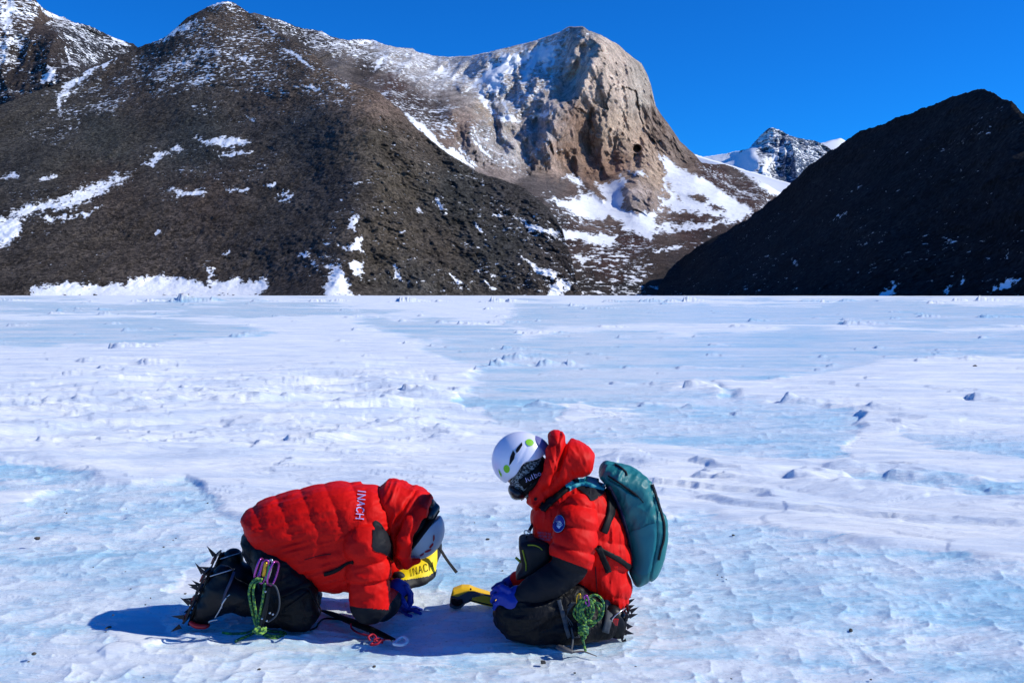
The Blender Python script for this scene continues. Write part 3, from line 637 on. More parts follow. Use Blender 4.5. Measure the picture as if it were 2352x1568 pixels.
rkM = [(1340, 70, (.30, .26, .24)), (1390, 120, PALE), (1350, 180, PALE), (1420, 200, PALE), (1470, 220, (.56, .47, .38)), (1480, 170, (.52, .43, .35)), (1300, 130, GY), (1280, 180, GY), (1250, 240, (.46, .39, .36)),
       (1430, 290, (.50, .37, .27)), (1380, 300, (.42, .30, .21)), (1470, 330, (.48, .34, .24)), (1330, 280, BRN), (1350, 330, BRN), (1300, 350, (.34, .21, .14)), (1370, 390, BRN), (1420, 380, (.27, .16, .11)), (1260, 380, (.33, .24, .19)),
       (1465, 450, (.44, .35, .30)), (1500, 400, (.42, .30, .21)), (1200, 330, GY), (1160, 350, (.50, .45, .43)), (1230, 300, (.53, .46, .43)), (1150, 250, (.44, .41, .39)), (1110, 300, (.36, .32, .30)), (1130, 260, (.46, .34, .23)),
       (1040, 300, (.22, .15, .115)), (1080, 290, (.28, .20, .16)), (1010, 260, (.07, .055, .05)), (1150, 390, (.26, .20, .17)), (1220, 420, (.15, .13, .125)), (1270, 430, (.14, .12, .115)), (1350, 440, (.12, .085, .075)), (1100, 200, (.40, .36, .34)),
       (1000, 180, (.42, .39, .39)), (900, 120, (.46, .41, .38)), (1050, 140, (.42, .39, .38)), (950, 150, (.42, .39, .38)), (900, 200, RED), (850, 150, (.06, .048, .042)), (950, 230, (.07, .048, .042)), (700, 80, (.07, .06, .055)), (1540, 310, (.22, .16, .125)), (1570, 360, (.19, .14, .11)), (1510, 260, (.20, .14, .11)),
       (1640, 400, RED), (1700, 450, RED), (1600, 520, RED), (1450, 550, RED), (1400, 600, RED), (1300, 540, (.08, .05, .042)), (1250, 500, (.06, .055, .05)), (1500, 600, (.075, .055, .045)), (1350, 660, (.055, .048, .044)), (1550, 640, (.045, .040, .038)), (1620, 660, (.035, .034, .034)), (1450, 670, (.04, .038, .036)), (1650, 560, (.06, .045, .04)), (1200, 450, (.08, .06, .05)), (1700, 400, (.12, .095, .085))]  # darkest valley floor samples paint in the shadow of the right hill
rkM = [(a, b, tuple(q * (1.25 if c[0] > .5 else 1.6 if c[0] > .15 else 1.15) for q in c)) for a, b, c in rkM]
HOM = [[(1286, 412), (1300, 408), (1320, 420), (1333, 440), (1322, 452), (1300, 448)], [(1335, 412), (1355, 412), (1372, 428), (1392, 458), (1380, 460), (1362, 442), (1344, 432)], [(1340, 432), (1360, 438), (1358, 448), (1338, 442)],
       [(1512, 430), (1525, 432), (1538, 446), (1534, 456), (1520, 452)], [(1530, 420), (1542, 424), (1538, 432)], [(1580, 446), (1600, 444), (1620, 455), (1616, 466), (1598, 460)], [(1515, 470), (1532, 474), (1540, 484), (1524, 486)],
       [(1506, 484), (1540, 492), (1580, 488), (1620, 492), (1672, 500), (1650, 510), (1600, 508), (1550, 516), (1508, 512)], [(1558, 450), (1566, 462), (1560, 464)], [(1640, 470), (1660, 478), (1650, 484), (1630, 478)], [(1400, 500), (1440, 520), (1420, 530), (1380, 512)]]
relief('cliff_mountain', skyM, ctM, 560, 2050, 2.2, 690, dispM, rock_mat('pale_cliff_rock', 1.8, .2, .60, .8, .08), snM, spM, rkM, jag=.8, maxrows=300, holes=HOM)

# --- shaded hill on the right
skyR = [(1480, 712), (1505, 690), (1515, 655), (1535, 622), (1565, 594), (1600, 568), (1636, 547), (1675, 527), (1707, 509), (1738, 486), (1773, 458), (1816, 421), (1863, 376), (1912, 343), (1941, 325), (1976, 300), (2019, 288), (2058, 269), (2097, 259), (2148, 238), (2195, 220),
        (2246, 206), (2265, 206), (2285, 214), (2304, 226), (2324, 232), (2332, 244), (2351, 259), (2450, 330), (2700, 420), (3300, 560)]
ctR = [(1330, 700, 860), (1400, 700, 830), (1450, 700, 780), (1530, 700, 690), (1650, 700, 570), (1800, 700, 470), (2000, 700, 385), (2200, 700, 335), (2352, 700, 305), (2700, 700, 250), (3300, 700, 200),
       (1560, 603, 850), (1675, 527, 830), (1773, 458, 795), (1863, 376, 740), (1941, 325, 690), (2058, 269, 620), (2148, 238, 570), (2265, 206, 515), (2324, 232, 462), (2351, 259, 435), (2450, 330, 380), (2700, 420, 315), (3300, 560, 290),
       (1650, 620, 680), (1800, 560, 615), (1800, 640, 525), (1950, 480, 550), (2000, 580, 450), (2150, 420, 470), (2200, 550, 390), (2352, 450, 362), (2340, 350, 400)]
def dispR(x, y, z, u, v):
    d = x * .75 - y * .25
    a = -(ridged(d * .035, z * .01, o=4, seed=111) - .4) * 5 - fbm(x * .05, z * .06, y * .03, o=4, seed=112) * 5 - fbm(x * .16, z * .2, y * .1, o=4, seed=113) * 2.6
    return a * sstep(700, 660, v)
snR = [(7, [(2020, 690), (2030, 665), (2070, 650), (2060, 665), (2045, 690)]), (6, [(2160, 672), (2185, 656), (2180, 674)]), (6, [(2200, 650), (2222, 626), (2210, 648)]), (6, [(2280, 668), (2310, 640), (2345, 640), (2300, 668)]),
       (5, [(1820, 600), (1830, 592), (1826, 606)]), (5, [(2300, 590), (2320, 576), (2310, 590)]), (4, [(1915, 508), (1945, 485), (1930, 500)])]
spR = [([(1500, 600), (1750, 520), (2000, 350), (2300, 220), (2700, 300), (2700, 690), (1500, 690)], .38, 20), ([(2150, 450), (2352, 430), (2352, 640), (2150, 600)], .38, 30), ([(1500, 640), (2000, 640), (2000, 690), (1500, 690)], .42, 20)]
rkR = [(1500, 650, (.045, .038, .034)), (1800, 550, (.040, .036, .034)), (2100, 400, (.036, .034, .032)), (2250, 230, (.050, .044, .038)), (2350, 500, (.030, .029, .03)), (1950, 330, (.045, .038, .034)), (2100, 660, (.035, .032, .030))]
rkR = [(a, b, (c[0] * .7, c[1] * .75, c[2] * .85)) for a, b, c in rkR]  # rock darkened and cooled, deepening the hill's shade through its colour
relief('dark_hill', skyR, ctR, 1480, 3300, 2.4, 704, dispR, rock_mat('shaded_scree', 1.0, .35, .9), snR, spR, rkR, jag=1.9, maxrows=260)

# --- far left ridge
skyB = [(-900, -150), (-300, -200), (-100, -120), (40, -30), (80, 0), (96, 18), (134, 36), (169, 51), (196, 58), (236, 73), (258, 85), (307, 102), (360, 140), (460, 200)]
ctB = [(-900, 400, 1700), (-300, 400, 1700), (0, 400, 1700), (200, 400, 1750), (460, 400, 1900), (-900, -150, 2600), (-300, -200, 2700), (-100, -120, 2600), (80, 0, 2450), (130, 80, 2200), (180, 160, 2000), (210, 240, 1850), (134, 36, 2700), (236, 73, 2750), (307, 102, 2750), (250, 140, 2500), (460, 200, 2600), (40, 120, 2150), (-50, 60, 2250)]
def dispB(x, y, z, u, v):
    return -(ridged(x * .010 + z * .006, z * .006, o=5, seed=121) - .4) * 60 - fbm(x * .04, z * .05, o=4, seed=122) * 16
snB = [(9, [(10, 0), (30, 0), (25, 60), (10, 90), (5, 40)]), (6, [(255, 84), (290, 98), (285, 106), (258, 94)]), (5, [(96, 16), (150, 42), (190, 58), (140, 46), (100, 28)]), (6, [(145, 100), (160, 130), (172, 160), (160, 150)]), (6, [(0, 100), (20, 110), (0, 140)]),
       (6, [(115, 150), (130, 160), (125, 190), (95, 200)])]
spB = [([(-100, -150), (90, 0), (70, 60), (40, 160), (-50, 180)], .80, 20), ([(90, 10), (310, 100), (250, 140), (180, 160), (130, 80)], .74, 10), ([(-50, 100), (120, 90), (180, 170), (0, 260)], .62, 20)]
rkB = [(0, 100, (.07, .055, .048)), (90, 20, (.12, .085, .065)), (100, 100, (.065, .05, .044)), (200, 90, (.05, .048, .05)), (280, 120, (.055, .05, .05)), (50, 200, (.055, .045, .042))]
relief('background_mountain', skyB, ctB, -900, 460, 2.4, 400, dispB, rock_mat('far_ridge_rock', 2.0, .12, .7), snB, spB, rkB, maxrows=240)

# --- snow saddle, rocky far peak and snow cap beyond
skyG = [(1400, 360), (1560, 352), (1590, 352), (1604, 358), (1630, 366), (1660, 374), (1707, 389), (1760, 404), (1816, 421), (1900, 440), (2100, 500)]
ctG = [(1400, 520, 2300), (1700, 520, 2300), (2100, 520, 2200), (1400, 360, 3600), (1590, 352, 3500), (1707, 389, 3000), (1816, 421, 2700), (2100, 500, 2400), (1700, 440, 2550)]
relief('glacier_slope', skyG, ctG, 1400, 2100, 4, 560, lambda x, y, z, u, v: -fbm(x * .01, z * .012, o=3, seed=131) * 20, rock_mat('glacier_snow', 1, .1, .5),
       [(20, [(1300, 300), (2200, 300), (2200, 600), (1300, 600)])], [], [(1600, 380, (.1, .08, .07))], jag=.5)
skyF = [(1300, 380), (1560, 352), (1600, 356), (1615, 361), (1640, 357), (1680, 350), (1700, 347), (1720, 340), (1735, 325), (1748, 309), (1760, 299), (1772, 292), (1790, 297), (1815, 312), (1840, 318), (1852, 322), (1870, 322), (1890, 330), (1912, 347), (2000, 390), (2200, 470)]
ctF = [(1300, 380, 6000), (1300, 500, 4300), (1560, 500, 4300), (1800, 500, 4200), (2200, 500, 4200), (1600, 356, 5800), (1680, 350, 5600), (1735, 325, 5500), (1772, 292, 5400), (1840, 318, 5500), (1912, 347, 5500), (2200, 470, 5500), (1740, 370, 4950), (1770, 340, 5150), (1760, 420, 4700),
       (1700, 390, 5100), (1640, 400, 5200), (1820, 400, 4900), (1850, 360, 5150)]
def dispF(x, y, z, u, v):
    k = sstep(1725, 1755, u + (v - 340) * .1)
    return -(ridged(x * .006 - z * .003, z * .004, o=5, seed=141) - .4) * (30 + 190 * k) - fbm(x * .02, z * .03, o=4, seed=142) * 45 * k
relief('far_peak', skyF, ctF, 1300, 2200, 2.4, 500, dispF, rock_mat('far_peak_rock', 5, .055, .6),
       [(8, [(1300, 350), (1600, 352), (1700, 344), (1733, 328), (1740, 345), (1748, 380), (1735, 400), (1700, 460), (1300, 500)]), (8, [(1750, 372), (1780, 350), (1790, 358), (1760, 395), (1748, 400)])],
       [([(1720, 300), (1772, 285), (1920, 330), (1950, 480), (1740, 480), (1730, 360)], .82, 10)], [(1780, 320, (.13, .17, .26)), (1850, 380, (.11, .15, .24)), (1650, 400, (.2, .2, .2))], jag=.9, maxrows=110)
skyH = [(1800, 370), (1860, 345), (1880, 329), (1895, 327), (1910, 322), (1930, 317), (1938, 321), (1960, 335), (2100, 400)]
ctH = [(1800, 460, 7500), (2100, 460, 7500), (1800, 370, 8500), (1930, 317, 8800), (2100, 400, 8500), (1930, 400, 7900)]
relief('snow_cap_mountain', skyH, ctH, 1800, 2100, 4, 460, lambda x, y, z, u, v: -fbm(x * .003, z * .004, o=3, seed=151) * 90, rock_mat('snow_cap', 1, .05, .5),
       [(20, [(1700, 200), (2300, 200), (2300, 600), (1700, 600)])], [], [(1900, 380, (.1, .08, .07))], jag=.4)
#@@OBJECTS@@
# ------------------------------------------------------------------ implicit modelling for soft things
def sdf_mesh(f, lo, hi, h, marg=.03):
    lo = np.array(lo, float); hi = np.array(hi, float); K = 4
    n = np.ceil((hi - lo) / (h * K)).astype(int) + 1
    cx = [lo[i] + (np.arange(n[i]) + .5) * h * K - h * .5 for i in range(3)]
    g = np.stack(np.meshgrid(*cx, indexing='ij'), -1).reshape(-1, 3)
    fc = f(g).reshape(n)
    act = np.abs(fc) < h * K * 1.1 + marg
    full = np.repeat(np.repeat(np.repeat(fc, K, 0), K, 1), K, 2).astype(np.float32)
    am = np.repeat(np.repeat(np.repeat(act, K, 0), K, 1), K, 2)
    ii = np.argwhere(am)
    full[am] = f(lo + ii * h)
    s = full < 0
    N = s.shape
    c = np.zeros((N[0] - 1, N[1] - 1, N[2] - 1), int)
    for a in (0, 1):
        for b in (0, 1):
            for d in (0, 1): c += s[a:N[0] - 1 + a, b:N[1] - 1 + b, d:N[2] - 1 + d]
    cells = np.argwhere((c > 0) & (c < 8))
    vid = np.full(c.shape, -1, int); vid[tuple(cells.T)] = np.arange(len(cells))
    acc = np.zeros((len(cells), 3)); cnt = np.zeros(len(cells))
    cor = [(a, b, d) for a in (0, 1) for b in (0, 1) for d in (0, 1)]
    val = {q: full[cells[:, 0] + q[0], cells[:, 1] + q[1], cells[:, 2] + q[2]] for q in cor}
    for q in cor:
        for ax in range(3):
            if q[ax] == 0:
                q2 = list(q); q2[ax] = 1; q2 = tuple(q2)
                a, b = val[q], val[q2]; m = (a < 0) != (b < 0)
                t = np.where(m, a / np.where(a == b, 1, a - b), 0)
                p = np.array(q, float)[None].repeat(len(cells), 0); p[:, ax] += t
                acc[m] += p[m]; cnt[m] += 1
    V = lo + (cells + acc / cnt[:, None]) * h
    Fs = []
    for ax in range(3):
        o1, o2 = [(1, 2), (2, 0), (0, 1)][ax]
        sl = [slice(1, N[i] - 1) for i in range(3)]; sl[ax] = slice(0, N[ax] - 1)
        sl2 = list(sl); sl2[ax] = slice(1, N[ax])
        a = s[tuple(sl)]; b = s[tuple(sl2)]
        e = np.argwhere(a != b)
        if not len(e): continue
        inside_first = a[tuple(e.T)]
        base = e.copy()
        for i in range(3):
            if i != ax: base[:, i] += 1
        def cell(d1, d2):
            q = base.copy(); q[:, o1] += d1; q[:, o2] += d2; return vid[tuple(q.T)]
        quad = np.stack([cell(-1, -1), cell(0, -1), cell(0, 0), cell(-1, 0)], 1)
        quad[~inside_first] = quad[~inside_first][:, ::-1]
        Fs.append(quad)
    Fq = np.concatenate(Fs, 0); Fq = Fq[(Fq >= 0).all(1)]
    # one relaxation pass
    sm = np.zeros_like(V); dg = np.zeros(len(V))
    for k in range(4):
        np.add.at(sm, Fq[:, k], V[Fq[:, (k + 1) % 4]]); np.add.at(dg, Fq[:, k], 1)
    V = V * .6 + .4 * sm / np.maximum(dg, 1)[:, None]
    return V, Fq
def smin(a, b, k=.03):
    hh = np.clip(.5 + .5 * (b - a) / k, 0, 1); return b * (1 - hh) + a * hh - k * hh * (1 - hh)
def smax(a, b, k=.03): return -smin(-a, -b, k)
def cap(P, a, b, ra, rb, ks=None):
    a = np.array(a); b = np.array(b); pa = P - a; ba = b - a
    if ks is not None: pa = pa * ks; ba = ba * ks
    hh = np.clip(pa @ ba / (ba @ ba), 0, 1)
    return np.linalg.norm(pa - hh[:, None] * ba, axis=1) - (ra + (rb - ra) * hh), hh
def chain(P, pts, k=.03, ks=None):
    """smooth union of tapered capsules; pts = (point, radius); returns distance and length along the chain"""
    D = None; S = None; acc = 0
    for (a, ra), (b, rb) in zip(pts[:-1], pts[1:]):
        d, hh = cap(P, a, b, ra, rb, ks); L = np.linalg.norm(np.array(b) - np.array(a))
        s = acc + hh * L; acc += L
        if D is None: D, S, best = d, s, d
        else:
            m = d < best; S = np.where(m, s, S); best = np.minimum(best, d); D = smin(D, d, k)
    return D, S
def ell(P, c, rad, axes=None):
    q = P - np.array(c)
    if axes is not None: q = q @ np.array(axes).T
    q = q / np.array(rad); l = np.linalg.norm(q, axis=1); l2 = np.linalg.norm(q / np.array(rad), axis=1) + 1e-9
    return l * (l - 1) / l2
def dens(poly, n=4):
    return [tuple(q) for q in catmull([tuple(p) for p in poly], n, True)]
def inflate(P, poly, Yc, hw, r, smooth=3, k=None):
    """a silhouette given as bearings at distance Yc, swollen to a rounded body of half width hw"""
    pw = Wv([q[0] for q in poly], [q[1] for q in poly], Yc)[:, [0, 2]]
    if smooth > 1: pw = np.array(catmull([tuple(q) for q in pw], smooth, True))
    d = polysd(P[:, 0], P[:, 2], [tuple(q) for q in pw])
    dy = np.abs(P[:, 1] - Yc) - hw
    a = np.maximum(d + r, 0); b = np.maximum(dy + (k or r), 0) * (r / (k or r))
    return np.sqrt(a * a + b * b) + np.minimum(np.maximum(d + r, (dy + (k or r)) * (r / (k or r))), 0) - r
def n3(P, sx, sy, sz, o=3, seed=0): return fbm(P[:, 0] * sx, P[:, 1] * sy, P[:, 2] * sz, o=o, seed=seed)
def bounds(pts, m):
    a = np.array(pts); return a.min(0) - m, a.max(0) + m
EYE = np.array([0, 0, CAMZ])
def hit(f, u, v, Y0=3.6, Y1=5.4):
    """points on a soft surface seen along the given bearings, with their normals"""
    u = np.asarray(u, float).ravel(); v = np.asarray(v, float).ravel()
    d = Wv(u, v, 5.0) - EYE; d /= np.linalg.norm(d, axis=1)[:, None]
    t = Y0 / d[:, 1]; best = np.full(len(u), 9.); bt = t.copy()
    for _ in range(48):
        s = f(EYE + d * t[:, None]); m = s < best; best = np.where(m, s, best); bt = np.where(m, t, bt)
        t = np.where(best < .0006, t, np.minimum(t + np.maximum(s * .6, .0004), Y1 / d[:, 1]))
    P = EYE + d * bt[:, None]; e = .004
    N = np.stack([f(P + np.eye(3)[i] * e) - f(P - np.eye(3)[i] * e) for i in range(3)], 1)
    N /= np.linalg.norm(N, axis=1)[:, None] + 1e-9
    return P, N
def soft(name, f, pts, m_, h, mt, parent=None, split=None, **pr):
    lo, hi = bounds(pts, m_)
    V, F = sdf_mesh(f, lo, hi, h)
    if split is None: return link_mesh(name, V, F, mt, parent, **pr)
    ce = V[F].mean(1); sel = split(ce); out = []
    for nm, msk, mm in ((name, ~sel, mt), (split.__name__, sel, split.mat)):
        Fm = F[msk]; used = np.unique(Fm); mp = np.full(len(V), -1); mp[used] = np.arange(len(used))
        out.append(link_mesh(nm, V[used], mp[Fm], mm, parent, **pr))
    return out[0]
def ribbon(name, f, path, width, mt, parent=None, off=.004, th=.003, sm=5, cross=4, **pr):
    """webbing laid on a soft surface along bearings; width in metres at about 4.6 m"""
    Q = np.array(catmull(path, sm)); T = np.gradient(Q, axis=0); T /= np.linalg.norm(T, axis=1)[:, None] + 1e-9
    Nn = np.stack([-T[:, 1], T[:, 0]], 1); wpx = width * 497
    ks = np.linspace(-.5, .5, cross); U = Q[:, None, 0] + Nn[:, None, 0] * ks * wpx; Vv = Q[:, None, 1] + Nn[:, None, 1] * ks * wpx
    P, N = hit(f, U, Vv); n, c = U.shape
    top = P + N * (off + th); bot = P + N * .0
    V = np.concatenate([top, bot]); F = []; M = n * c
    for i in range(n - 1):
        for j in range(c - 1):
            a = i * c + j; F.append((a, a + 1, a + c + 1, a + c))
        for j in (0, c - 1):
            a = i * c + j; F.append((a, a + c, a + c + M, a + M) if j == 0 else (a, a + M, a + c + M, a + c))
    for i in (0, n - 1):
        for j in range(c - 1):
            a = i * c + j; F.append((a, a + 1, a + 1 + M, a + M))
    return link_mesh(name, V, F, mt, parent, **pr)
def decal(name, f, poly, mt, parent=None, off=.002, n=10, **pr):
    """a patch lying on a soft surface, outline as bearings"""
    poly = np.array(poly, float); c = poly.mean(0); m = len(poly)
    rings = [c + (poly - c) * k / n for k in range(1, n + 1)]
    A = np.concatenate([[c]] + rings); P, N = hit(f, A[:, 0], A[:, 1]); V = P + N * off
    F = [(0, 1 + i, 1 + (i + 1) % m) for i in range(m)]
    for k in range(n - 1):
        for i in range(m):
            a = 1 + k * m + i; b = 1 + k * m + (i + 1) % m; F.append((a, a + m, b + m, b))
    return link_mesh(name, V, F, mt, parent, **pr)
def circ(cx, cy, rx, ry=None, rot=0, n=20):
    ry = ry or rx; return [(cx + rx * math.cos(t) * math.cos(rot) - ry * math.sin(t) * math.sin(rot), cy + rx * math.cos(t) * math.sin(rot) + ry * math.sin(t) * math.cos(rot)) for t in [2 * math.pi * k / n for k in range(n)]]
# single stroke letters on a 0..1 box (y up)
GLY = {'I': [[(.5, 0), (.5, 1)]], 'N': [[(0, 0), (0, 1), (1, 0), (1, 1)]], 'A': [[(0, 0), (.5, 1), (1, 0)], [(.2, .38), (.8, .38)]],
       'C': [[(1, .82), (.75, 1), (.25, 1), (0, .75), (0, .25), (.25, 0), (.75, 0), (1, .18)]], 'H': [[(0, 0), (0, 1)], [(1, 0), (1, 1)], [(0, .5), (1, .5)]],
       'E': [[(1, 0), (0, 0), (0, 1), (1, 1)], [(0, .5), (.8, .5)]], 'S': [[(1, .85), (.7, 1), (.3, 1), (0, .8), (.2, .55), (.8, .45), (1, .2), (.7, 0), (.3, 0), (0, .15)]],
       'T': [[(.5, 0), (.5, 1)], [(0, 1), (1, 1)]], 'O': [[(.5, 1), (.15, .85), (0, .5), (.15, .15), (.5, 0), (.85, .15), (1, .5), (.85, .85), (.5, 1)]],
       'R': [[(0, 0), (0, 1), (.75, 1), (1, .8), (.75, .52), (0, .52)], [(.5, .52), (1, 0)]], 'J': [[(.8, 1), (.8, .2), (.5, 0), (.1, .15)]],
       'u': [[(0, .65), (0, .2), (.3, 0), (.7, 0), (1, .2)], [(1, .65), (1, 0)]], 'l': [[(.5, 1), (.5, 0)]], 'b': [[(0, 1), (0, 0), (.7, 0), (1, .2), (1, .45), (.7, .65), (0, .65)]],
       'o': [[(.5, .65), (.1, .5), (0, .32), (.1, .12), (.5, 0), (.9, .12), (1, .32), (.9, .5), (.5, .65)]],
       'D': [[(0, 0), (0, 1), (.6, 1), (1, .7), (1, .3), (.6, 0), (0, 0)]], 'P': [[(0, 0), (0, 1), (.75, 1), (1, .78), (.75, .5), (0, .5)]], 'M': [[(0, 0), (0, 1), (.5, .3), (1, 1), (1, 0)]],
       'V': [[(0, 1), (.5, 0), (1, 1)]], 'L': [[(0, 1), (0, 0), (1, 0)]], 'U': [[(0, 1), (0, .25), (.3, 0), (.7, 0), (1, .25), (1, 1)]], ' ': []}
def lettering(name, f, text, org, adv, up, lw, mt, parent=None, gap=.35, off=.0025, wid=.7, **pr):
    """stroke lettering on a soft surface: org lower left bearing, adv / up vectors of one letter height"""
    mb = MB(); org = np.array(org, float); adv = np.array(adv, float); up = np.array(up, float); x = 0; A = []; B = []; n = 4
    for ch in text:
        wch = wid if ch not in 'IlJ' else .3
        for st in GLY[ch]:
            pts = [org + adv * (x + p[0] * wch) + up * p[1] for p in st]
            for a, b in zip(pts[:-1], pts[1:]):
                d = (b - a) / (np.linalg.norm(b - a) + 1e-9); pn = np.array([-d[1], d[0]]) * lw / 2
                a2 = a - d * lw * .4; b2 = b + d * lw * .4
                L = np.array([a2 + (b2 - a2) * k / n for k in range(n + 1)]); A.append(L + pn); B.append(L - pn)
        x += wch + gap
    Q = np.concatenate(A + B); P, N = hit(f, Q[:, 0], Q[:, 1]); V = P + N * off; m_ = len(A) * (n + 1)
    F = [(i * (n + 1) + k, i * (n + 1) + k + 1, m_ + i * (n + 1) + k + 1, m_ + i * (n + 1) + k) for i in range(len(A)) for k in range(n)]
    return link_mesh(name, V, F, mt, parent, **pr)
def cylr(mb, c, ax, r, L, n=20):
    ax = Vector(ax).normalized(); q = ax.to_track_quat('Z', 'Y')
    V = []
    for k, rr in ((-1, r * .9), (-.85, r), (.85, r), (1, r * .9)):
        for i in range(n):
            an = 2 * math.pi * i / n; V.append(Vector(c) + q @ Vector((rr * math.cos(an), rr * math.sin(an), k * L / 2)))
    F = [(j * n + i, j * n + (i + 1) % n, (j + 1) * n + (i + 1) % n, (j + 1) * n + i) for j in range(3) for i in range(n)]
    return mb.add(V, F + [tuple(range(n))[::-1], tuple(3 * n + i for i in range(n))])

# ------------------------------------------------------------------ materials of clothing and kit
M = {}
M['red'] = mat('red_down_fabric', (.66, .005, .003), .6, .14, bump=(30, .35, .010, (1, 1, .4)), var=.05, vscale=6)
M['panel'] = mat('black_panel_fabric', (.010, .011, .015), .65, .15, bump=(30, .4, .006))
M['trouser'] = mat('black_trouser_fabric', (.0045, .0045, .006), .5, .16, bump=(13, .8, .03, (1, 1, .6)))
M['strap'] = mat('black_webbing', (.005, .005, .006), .6, .15)
M['greystrap'] = mat('grey_webbing', (.05, .058, .07), .6, .3)
M['boot'] = mat('black_boot_leather', (.006, .006, .007), .4, .25, bump=(30, .4, .006))
M['bootblue'] = mat('dark_blue_boot_panel', (.02, .02, .06), .4, .4)
M['rubber'] = mat('black_rubber', (.004, .004, .004), .6, .15)
M['steel'] = mat('crampon_steel', (.022, .018, .02), .42, .4, metal=.5)
M['steelred'] = mat('red_anodised_bar', (.30, .012, .014), .4, .5)
M['redplastic'] = mat('red_boot_plastic', (.55, .01, .01), .3, .5)
M['bare'] = mat('bare_steel', (.5, .5, .52), .3, .5, metal=.9)
M['glove'] = mat('blue_nitrile', (.008, .030, .30), .45, .35, bump=(45, .5, .006))
M['skin'] = mat('skin', (.42, .23, .16), .55, .4)
M['white'] = mat('white_thread', (.75, .75, .80), .7, .2)
M['letter'] = mat('printed_letters', (.50, .47, .82), .6, .3)
M['letter_dim'] = mat('dim_letters', (.20, .06, .14), .6, .3)
M['ink'] = mat('marker_ink', (.03, .02, .0), .7, .2)
M['helmetw'] = mat('white_helmet_shell', (.72, .73, .86), .32, .45)
M['helmetg'] = mat('grey_helmet_shell', (.33, .41, .48), .4, .45, var=.06, vscale=14)
M['helmetrear'] = mat('lavender_helmet_rim', (.16, .15, .36), .4, .4)
M['green'] = mat('green_sticker', (.22, .55, .015), .5, .4)
M['dark'] = mat('dark_opening', (.006, .006, .010), .7, .2)
M['lens'] = mat('goggle_lens', (.03, .012, .02), .08, .7, coat=.6)
M['frame'] = mat('goggle_frame', (.010, .010, .012), .35, .5)
M['yellow'] = mat('yellow_bag_fabric', (.90, .68, .004), .55, .3, bump=(9, .5, .02))
M['yellowp'] = mat('yellow_plastic', (.88, .52, .01), .4, .4)
M['greyp'] = mat('grey_instrument_rubber', (.075, .072, .075), .5, .4)
M['teal'] = mat('teal_pack_fabric', (.006, .145, .155), .5, .4, bump=(12, .6, .02, (1, 1, .5)))
M['tealflat'] = mat('teal_pocket_fabric', (.006, .16, .19), .5, .35, bump=(20, .2, .006))
M['tealstrap'] = mat('teal_strap_fabric', (.010, .26, .33), .55, .35)
M['purple'] = mat('purple_anodised', (.36, .07, .33), .25, .5, metal=.7)
M['gold'] = mat('gold_anodised', (.6, .35, .03), .3, .5, metal=.7)
M['greenm'] = mat('green_anodised', (.02, .30, .12), .25, .5, metal=.6)
M['redcord'] = mat('red_cord', (.38, .010, .03), .6, .3)
M['bag'] = mat('black_pouch_fabric', (.007, .007, .009), .6, .35, bump=(20, .4, .01))
M['lime'] = mat('lime_piping', (.30, .34, .02), .6, .3)
M['badge'] = mat('navy_badge', (.012, .018, .20), .6, .3)
M['stone'] = mat('dark_stone', (.075, .065, .055), .85, .2, var=.4, vscale=60)
M['stick'] = mat('brown_steel_pick', (.12, .09, .09), .5, .4)
def ropemat(name, c1, c2):
    m = bpy.data.materials.new(name); nb = NB(m); p = nb.pos()
    n = nb.noise(p, 95, 2, .6)
    nb.set(nb.b.inputs['Base Color'], nb.mix(nb.ramp(n, .50, .56), c1, c2)); nb.set(nb.b.inputs['Roughness'], .75)
    return m
M['rope'] = ropemat('green_cord', (.012, .10, .045), (.22, .42, .05))
M['rope2'] = ropemat('dark_teal_cord', (.012, .05, .055), (.03, .14, .10))
m = bpy.data.materials.new('patterned_fleece'); nb = NB(m); p = nb.pos()
nn_ = nb.noise(nb.mapping(p, (1, 1, 1.6)), 95, 3, .6)
nb.set(nb.b.inputs['Base Color'], nb.mix(nb.ramp(nn_, .49, .56), (.010, .010, .014), (.28, .32, .34))); nb.set(nb.b.inputs['Roughness'], .8); M['pattern'] = m

def puff(phase, A, pw=.6): return A * (1 - np.abs(np.sin(np.pi * phase)) ** pw)
def uvof(P): return proj(P)

def hand(name, wrist, palm, palm_r, fingers, thumb, parent, mt, cuff=None, knu=None, h=.0028):
    """gloved hand: palm swell plus five separate bent fingers"""
    pts = [wrist, palm] + [p for fg in fingers + [thumb] for p, _ in fg]
    def f(P):
        d, _ = chain(P, [(wrist, .030), (palm, palm_r)], .012)
        if knu is not None:
            for a, b in zip(knu[:-1], knu[1:]): d = smin(d, cap(P, a, b, .013, .013)[0], .014)
        for fg in fingers + [thumb]:
            d = smin(d, chain(P, fg, .004)[0], .006)
        if cuff: d = smin(d, chain(P, cuff, .02)[0], .012)
        return d + .0012 * n3(P, 70, 70, 70, 2, 3)
    return soft(name, f, pts + ([c for c, _ in cuff] if cuff else []), .055, h, mt, parent), f

